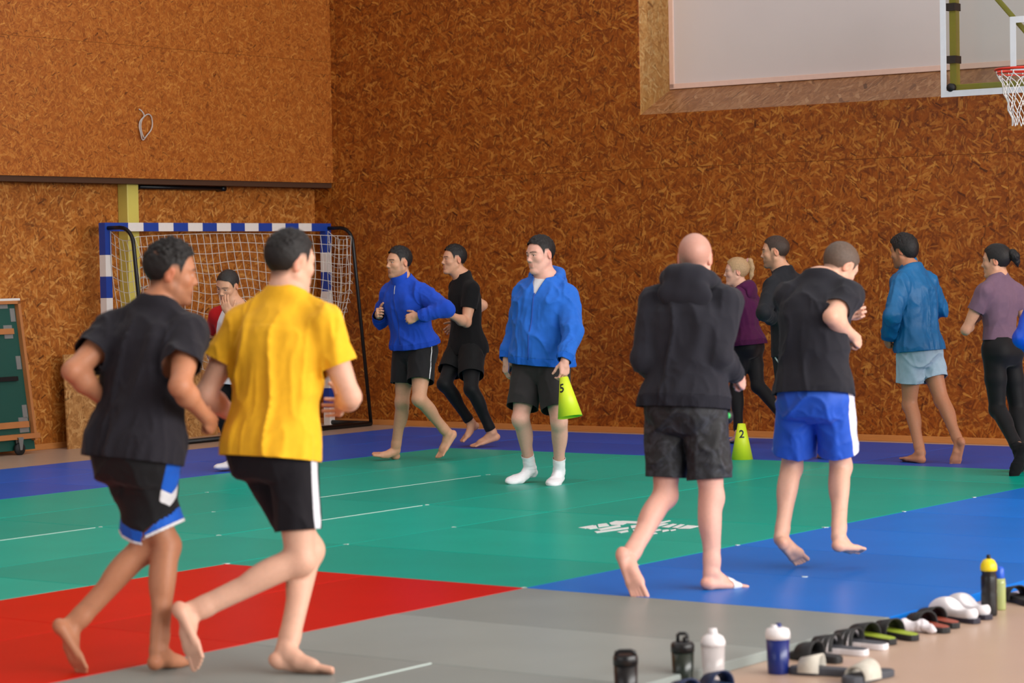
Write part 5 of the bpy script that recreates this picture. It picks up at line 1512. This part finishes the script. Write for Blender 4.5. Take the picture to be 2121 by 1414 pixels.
ht = at_depth(1168, 781, coach.wrL[1] - .05); hbm = at_depth(1180, 858, coach.wrL[1] - .10)
ax = nrm(ht - hbm); ht = coach.hcL * 0 + ht
num_cone('yellow cone marked with a black 5 held by the man in blue sweatshirt', ht - ax * .285, ax, '5', np.array([-.75, -1, 0]))

# --- drinking bottles along the mat edge
def bottle(name, label, px, parts, cat='bottle', floor_z=0.0):
    P = on_floor(px[0], px[1], floor_z); r = empty(name, P); tag(r, label, cat, 'drinking bottles by the mats')
    for nm, prof, mat in parts:
        if callable(prof): prof(r, nm, mat)
        else: MB().lathe(prof, 32).build(nm, mat, r)
    return r
def spout(x, y, r0, z0, z1, tilt=0.0):
    def fn(root, nm, mat): MB().tube([(x, y, z0), (x + tilt, y, z1)], [r0, r0 * .85], 14).build(nm, mat, root)
    return fn
def handle(z0, z1, r, w):
    def fn(root, nm, mat): MB().tube([(-w, 0, z0), (-w, 0, z1 - .005), (-w * .6, 0, z1), (w * .6, 0, z1), (w, 0, z1 - .005), (w, 0, z0)], r, 8).build(nm, mat, root)
    return fn
PBLK = plain('black_plastic', srgb(14, 14, 18), .35); PWHT = plain('white_plastic', srgb(232, 228, 230), .4); PNAVY = plain('navy_plastic', srgb(16, 36, 110), .3)
PGRN = plain('olive_smoke_plastic', srgb(34, 42, 36), .25); PYEL = plain('yellow_plastic', srgb(232, 206, 20), .4); PBLU = plain('cap_blue', srgb(14, 84, 200), .4)
def clear(name, col, alpha):
    t = NT(name); t.p.inputs['Base Color'].default_value = col; t.p.inputs['Roughness'].default_value = .15; t.p.inputs['Alpha'].default_value = alpha; return t.m
PCLR = clear('frosted_plastic', srgb(214, 206, 206), .62); PCLY = clear('clear_yellow_drink', srgb(176, 186, 120), .8)
bottle('shaker_bottle', 'squat black shaker bottle, leftmost of the bottles at the bottom edge', (1297, 1446), [('cup', [(.040, 0), (.042, .005), (.045, .13)], PBLK), ('lid', [(.047, .128), (.047, .155), (.044, .16), (.044, .165)], PBLK), ('flap', handle(.16, .178, .008, .034), PBLK)])
bottle('shaker_bottle', 'dark green smoked shaker bottle with black lid and carry loop', (1415, 1414), [('cup', [(.038, 0), (.040, .005), (.044, .125)], PGRN), ('lid', [(.046, .122), (.046, .148), (.040, .158), (.022, .162)], PBLK), ('carry_loop', handle(.155, .192, .007, .018), PBLK), ('spout', spout(.012, 0, .013, .155, .178), PBLK)])
bottle('shaker_bottle', 'frosted clear shaker bottle with white domed lid', (1478, 1412), [('cup', [(.039, 0), (.041, .005), (.046, .145)], PCLR), ('lid', [(.048, .142), (.048, .158), (.040, .176), (.024, .186), (.018, .188)], PWHT), ('spout', spout(0, 0, .019, .182, .208), PWHT)])
bottle('shaker_bottle', 'navy blue shaker bottle with white lid beside the slippers', (1612, 1394), [('cup', [(.039, 0), (.041, .004), (.046, .142)], PNAVY), ('lid', [(.049, .138), (.049, .160), (.044, .176), (.028, .182), (.014, .184)], PWHT), ('spout', spout(-.012, 0, .016, .172, .192), PWHT), ('spout_cap', spout(0.004, 0, .012, .178, .198), PNAVY)])
bottle('sports_bottle', 'tall black sports bottle with yellow dome cap', (2049, 1274), [('bottle_body', [(.033, 0), (.036, .006), (.036, .10), (.034, .11), (.036, .12), (.036, .175), (.030, .192), (.034, .198), (.036, .205)], PBLK), ('cap', [(.037, .204), (.038, .214), (.036, .232), (.026, .250), (.012, .258)], PYEL), ('nozzle', [(.009, .257), (.010, .268), (.007, .276)], PBLK)])
bottle('sports_bottle', 'slim clear bottle with blue cap behind the tall black bottle', (2071, 1262), [('bottle_body', [(.026, 0), (.028, .005), (.028, .12), (.025, .145)], PCLY), ('cap', [(.022, .144), (.023, .150), (.021, .19), (.012, .20)], PBLU)])

# --- slippers and shoes along the mat edge
def outline(L, w, n=22):
    """foot-shaped outline, heel at y=0, toe at y=L"""
    prof = [(0, .0), (.02, .42), (.06, .62), (.15, .74), (.35, .74), (.55, .88), (.72, 1.0), (.86, .92), (.95, .66), (.99, .30), (1, .0)]
    ys = [L * .5 * (1 - math.cos(math.pi * i / n)) for i in range(n + 1)]
    hw = [w / 2 * np.interp(y / L, [p_[0] for p_ in prof], [p_[1] for p_ in prof]) for y in ys]
    sk = [.006 * math.sin(math.pi * y / L) for y in ys]
    return [(h + s, y) for h, y, s in zip(hw, ys, sk)] + [(-h + s, y) for h, y, s in list(zip(hw, ys, sk))[::-1][1:-1]]
def slab(mb, ol, z0, z1, shrink=0.0, mi=0):
    c = (0, sum(p_[1] for p_ in ol) / len(ol)); q = [((p_[0]) * (1 - shrink), c[1] + (p_[1] - c[1]) * (1 - shrink * .5)) for p_ in ol]
    n = len(q); mb.add([(x, y, z0) for x, y in q] + [(x, y, z1 + .012 * max(0, (.25 - y / .28)) * 0) for x, y in q], [tuple(reversed(range(n))), tuple(range(n, 2 * n))] + [(i, (i + 1) % n, n + (i + 1) % n, n + i) for i in range(n)], mi)
def strap_mesh(y0, y1, w, h, th=.006, off=0.0, lean=.0):
    mb = MB(); n = 14; v = []
    for s in (0, 1):
        for yy in (y0, y1):
            for i in range(n + 1):
                t = math.pi * i / n; hh = h * (1.0 if yy == y0 else .72); ww = w * (1.0 if yy == y0 else .97)
                v.append((-math.cos(t) * (ww / 2 - s * th) + off, yy + lean * math.sin(t), .012 + math.sin(t) ** .75 * (hh - s * th)))
    m_ = n + 1; f = []
    idx = lambda s, y, i: s * 2 * m_ + y * m_ + i
    for i in range(n):
        f += [(idx(0, 0, i), idx(0, 0, i + 1), idx(0, 1, i + 1), idx(0, 1, i)), (idx(1, 0, i), idx(1, 1, i), idx(1, 1, i + 1), idx(1, 0, i + 1)),
              (idx(0, 0, i), idx(1, 0, i), idx(1, 0, i + 1), idx(0, 0, i + 1)), (idx(0, 1, i), idx(0, 1, i + 1), idx(1, 1, i + 1), idx(1, 1, i))]
    return mb.add(v, f, 0, True)
def slide(label, heel, toe, sole, bed, strap, stripes=None, th=.026, z=0.0, name='slide_sandal', L=.275, flip=False, group='slides left along the mat edge', sh=.072, open_=(.46, .80)):
    P = on_floor(heel[0], heel[1], z); Q = on_floor(toe[0], toe[1], z); d = Q - P; L = float(np.clip(np.linalg.norm(d), .25, .30))
    rz = math.atan2(d[1], d[0]) - math.pi / 2
    r = empty(name, P, rz); tag(r, label, 'slide', group)
    ol = outline(L, .098)
    mb = MB(); slab(mb, ol, 0, th); mb.build('sole', sole, r, bevel=.004)
    mb = MB(); slab(mb, ol, th - .001, th + .003, .09); mb.build('footbed', bed, r, bevel=.001)
    o = strap_mesh(L * open_[0], L * open_[1], .108, sh).build('strap', strap, r)
    if stripes:
        for k in range(3): strap_mesh(L * (.52 + .09 * k), L * (.555 + .09 * k), .110, sh - .004 - .0055 * k, .004).build('stripe', stripes, r)
    return r
FOAMK = plain('black_foam', srgb(22, 22, 24), .6); FOAMG = plain('slate_foam', srgb(66, 68, 76), .65); FOAMW = plain('white_foam', srgb(226, 222, 226), .55); LIME = plain('lime_foam', srgb(150, 170, 40), .6)
RUST = plain('rust_foam', srgb(150, 66, 46), .6); NAVF = plain('navy_foam', srgb(22, 36, 72), .55); CREAM = plain('worn_white_strap', srgb(196, 190, 178), .7, .2, 40)
slide('navy slide sandal at the bottom edge, right of the pair below the frosted bottle', (1536, 1442), (1470, 1426), NAVF, plain('navy_bed', srgb(60, 84, 120), .6), NAVF)
slide('navy slide sandal cut by the bottom edge, left of the pair below the frosted bottle', (1466, 1460), (1400, 1442), NAVF, MATS['navy_bed'], NAVF)
slide('grey slide sandal with worn white strap, left one of the nearest pair', (1762, 1400), (1652, 1394), FOAMG, FOAMG, CREAM)
slide('grey slide sandal with worn white strap, right one of the nearest pair', (1846, 1398), (1752, 1418), FOAMG, FOAMG, CREAM)
slide('plain black slide sandal pushed up behind the worn white-strapped pair', (1742, 1374), (1644, 1362), FOAMK, FOAMK, FOAMK)
slide('white-soled slide sandal with black striped strap, nearer one of the pair', (1798, 1358), (1656, 1346), FOAMW, FOAMG, FOAMK, FOAMW, z=0.0)
slide('white-soled slide sandal with black striped strap, farther one of the pair', (1838, 1346), (1706, 1333), FOAMW, FOAMG, FOAMK, FOAMW)
slide('black slide sandal with lime green footbed, nearer one of the pair', (1852, 1336), (1752, 1318), FOAMK, LIME, FOAMK)
slide('black slide sandal with lime green footbed, farther one of the pair', (1898, 1328), (1796, 1308), FOAMK, LIME, FOAMK)
slide('black slide sandal with rust red footbed, nearer one of the pair', (1962, 1312), (1868, 1292), FOAMK, RUST, FOAMK)
slide('black slide sandal with rust red footbed, farther one of the pair', (1982, 1302), (1896, 1284), FOAMK, RUST, FOAMK)
# white clogs: closed toe
def clog(label, heel, toe):
    P = on_floor(*heel); Q = on_floor(*toe); d = Q - P; L = float(np.clip(np.linalg.norm(d), .25, .30)); f = nrm(d); x = np.cross(f, UP)
    r = empty('clog', P); tag(r, label, 'clog', 'white clogs by the mat edge')
    ol = outline(L, .10); R3 = lambda p_: x * p_[0] + f * p_[1]
    mb = MB(); slab(mb, ol, 0, .022); mb.v = [tuple(x * p_[0] + f * p_[1] + UP * p_[2]) for p_ in mb.v]; mb.build('sole', plain('dark_sole', srgb(40, 36, 52), .6), r, bevel=.003)
    pr = [cone(f * .05 + UP * .040, .036, f * (L - .06) + UP * .042, .042, .03), ell(f * (L - .055) + UP * .035, [x, f, UP], (.048, .052, .040), .03), ell(f * .10 + UP * .095, [x, f, UP], (.036, .075, .05), .02, True), ell(f * (L - .11) + UP * .06, [x, f, UP], (.044, .06, .04), .03)]
    pr = [pr[0], pr[1], pr[3], pr[2]]
    v, t, n = surf(pr, .006); v, t, n = clip(v, t, v[:, 2] - .018, n); np_mesh('upper', v, t, FOAMW, r, np.zeros(3))
clog('white clog with dark sole, nearer one beside the tall black bottle', (2026, 1292), (1928, 1276)); clog('white clog with dark sole, farther one beside the tall black bottle', (2050, 1284), (1956, 1266))
slide('black sandal at the right edge beyond the slim clear bottle', (2136, 1256), (2082, 1238), FOAMK, FOAMK, FOAMK, group='slides left along the mat edge')
# crumpled white sock between the lime and the rust pair
c = on_floor(1884, 1308); r = [cone(UP * .02, .022, np.array([.05, -.02, .028]), .024, .02), cone(np.array([.05, -.02, .028]), .022, np.array([.085, -.075, .02]), .019, .02), ell(np.array([-.02, .01, .03]), np.eye(3), (.03, .025, .026), .02)]
v, t, n = surf(r, .005); v = v + n * ((vnoise(v * 70) - .5) * .008)[:, None]
so = np_mesh('loose_sock', v, t, fabric('sock_white2', srgb(228, 222, 228)), None, np.zeros(3)); so.location = Vector(c); tag(so, 'crumpled white sock lying between the lime and the rust red slides', 'sock')

# --- finishing touches on two people
s_ = bald; P = []; s_.foot(P, 'R', 1)
v, t, n = surf(P, .005, .0025); F, U = s_.ffR, s_.fuR; o_ = s_.anR - U * .078 * s_.k; x_ = (v - o_) @ F; y_ = (v - o_) @ np.cross(F, U)
ff = np.minimum(x_ - .078 - .3 * y_, .122 + .3 * y_ - x_)
v, t, n = clip(v, t, ff, n); np_mesh('foot_tape', v, t, plain('white_tape', srgb(232, 230, 228), .7), s_.root, s_.org, solid=.001)
hpx = at_depth(1508, 862, s_.pel[1] - .02)
s_.blob('pouch', plain('black_pouch', srgb(14, 16, 16), .5), [ell(hpx, np.eye(3), (.026, .03, .038), .01)], .005)
s_.blob('pouch_logo', plain('green_print', srgb(40, 190, 90), .5), [ell(hpx + np.array([-.002, -.020, .004]), np.eye(3), (.014, .014, .018), .01)], .004)
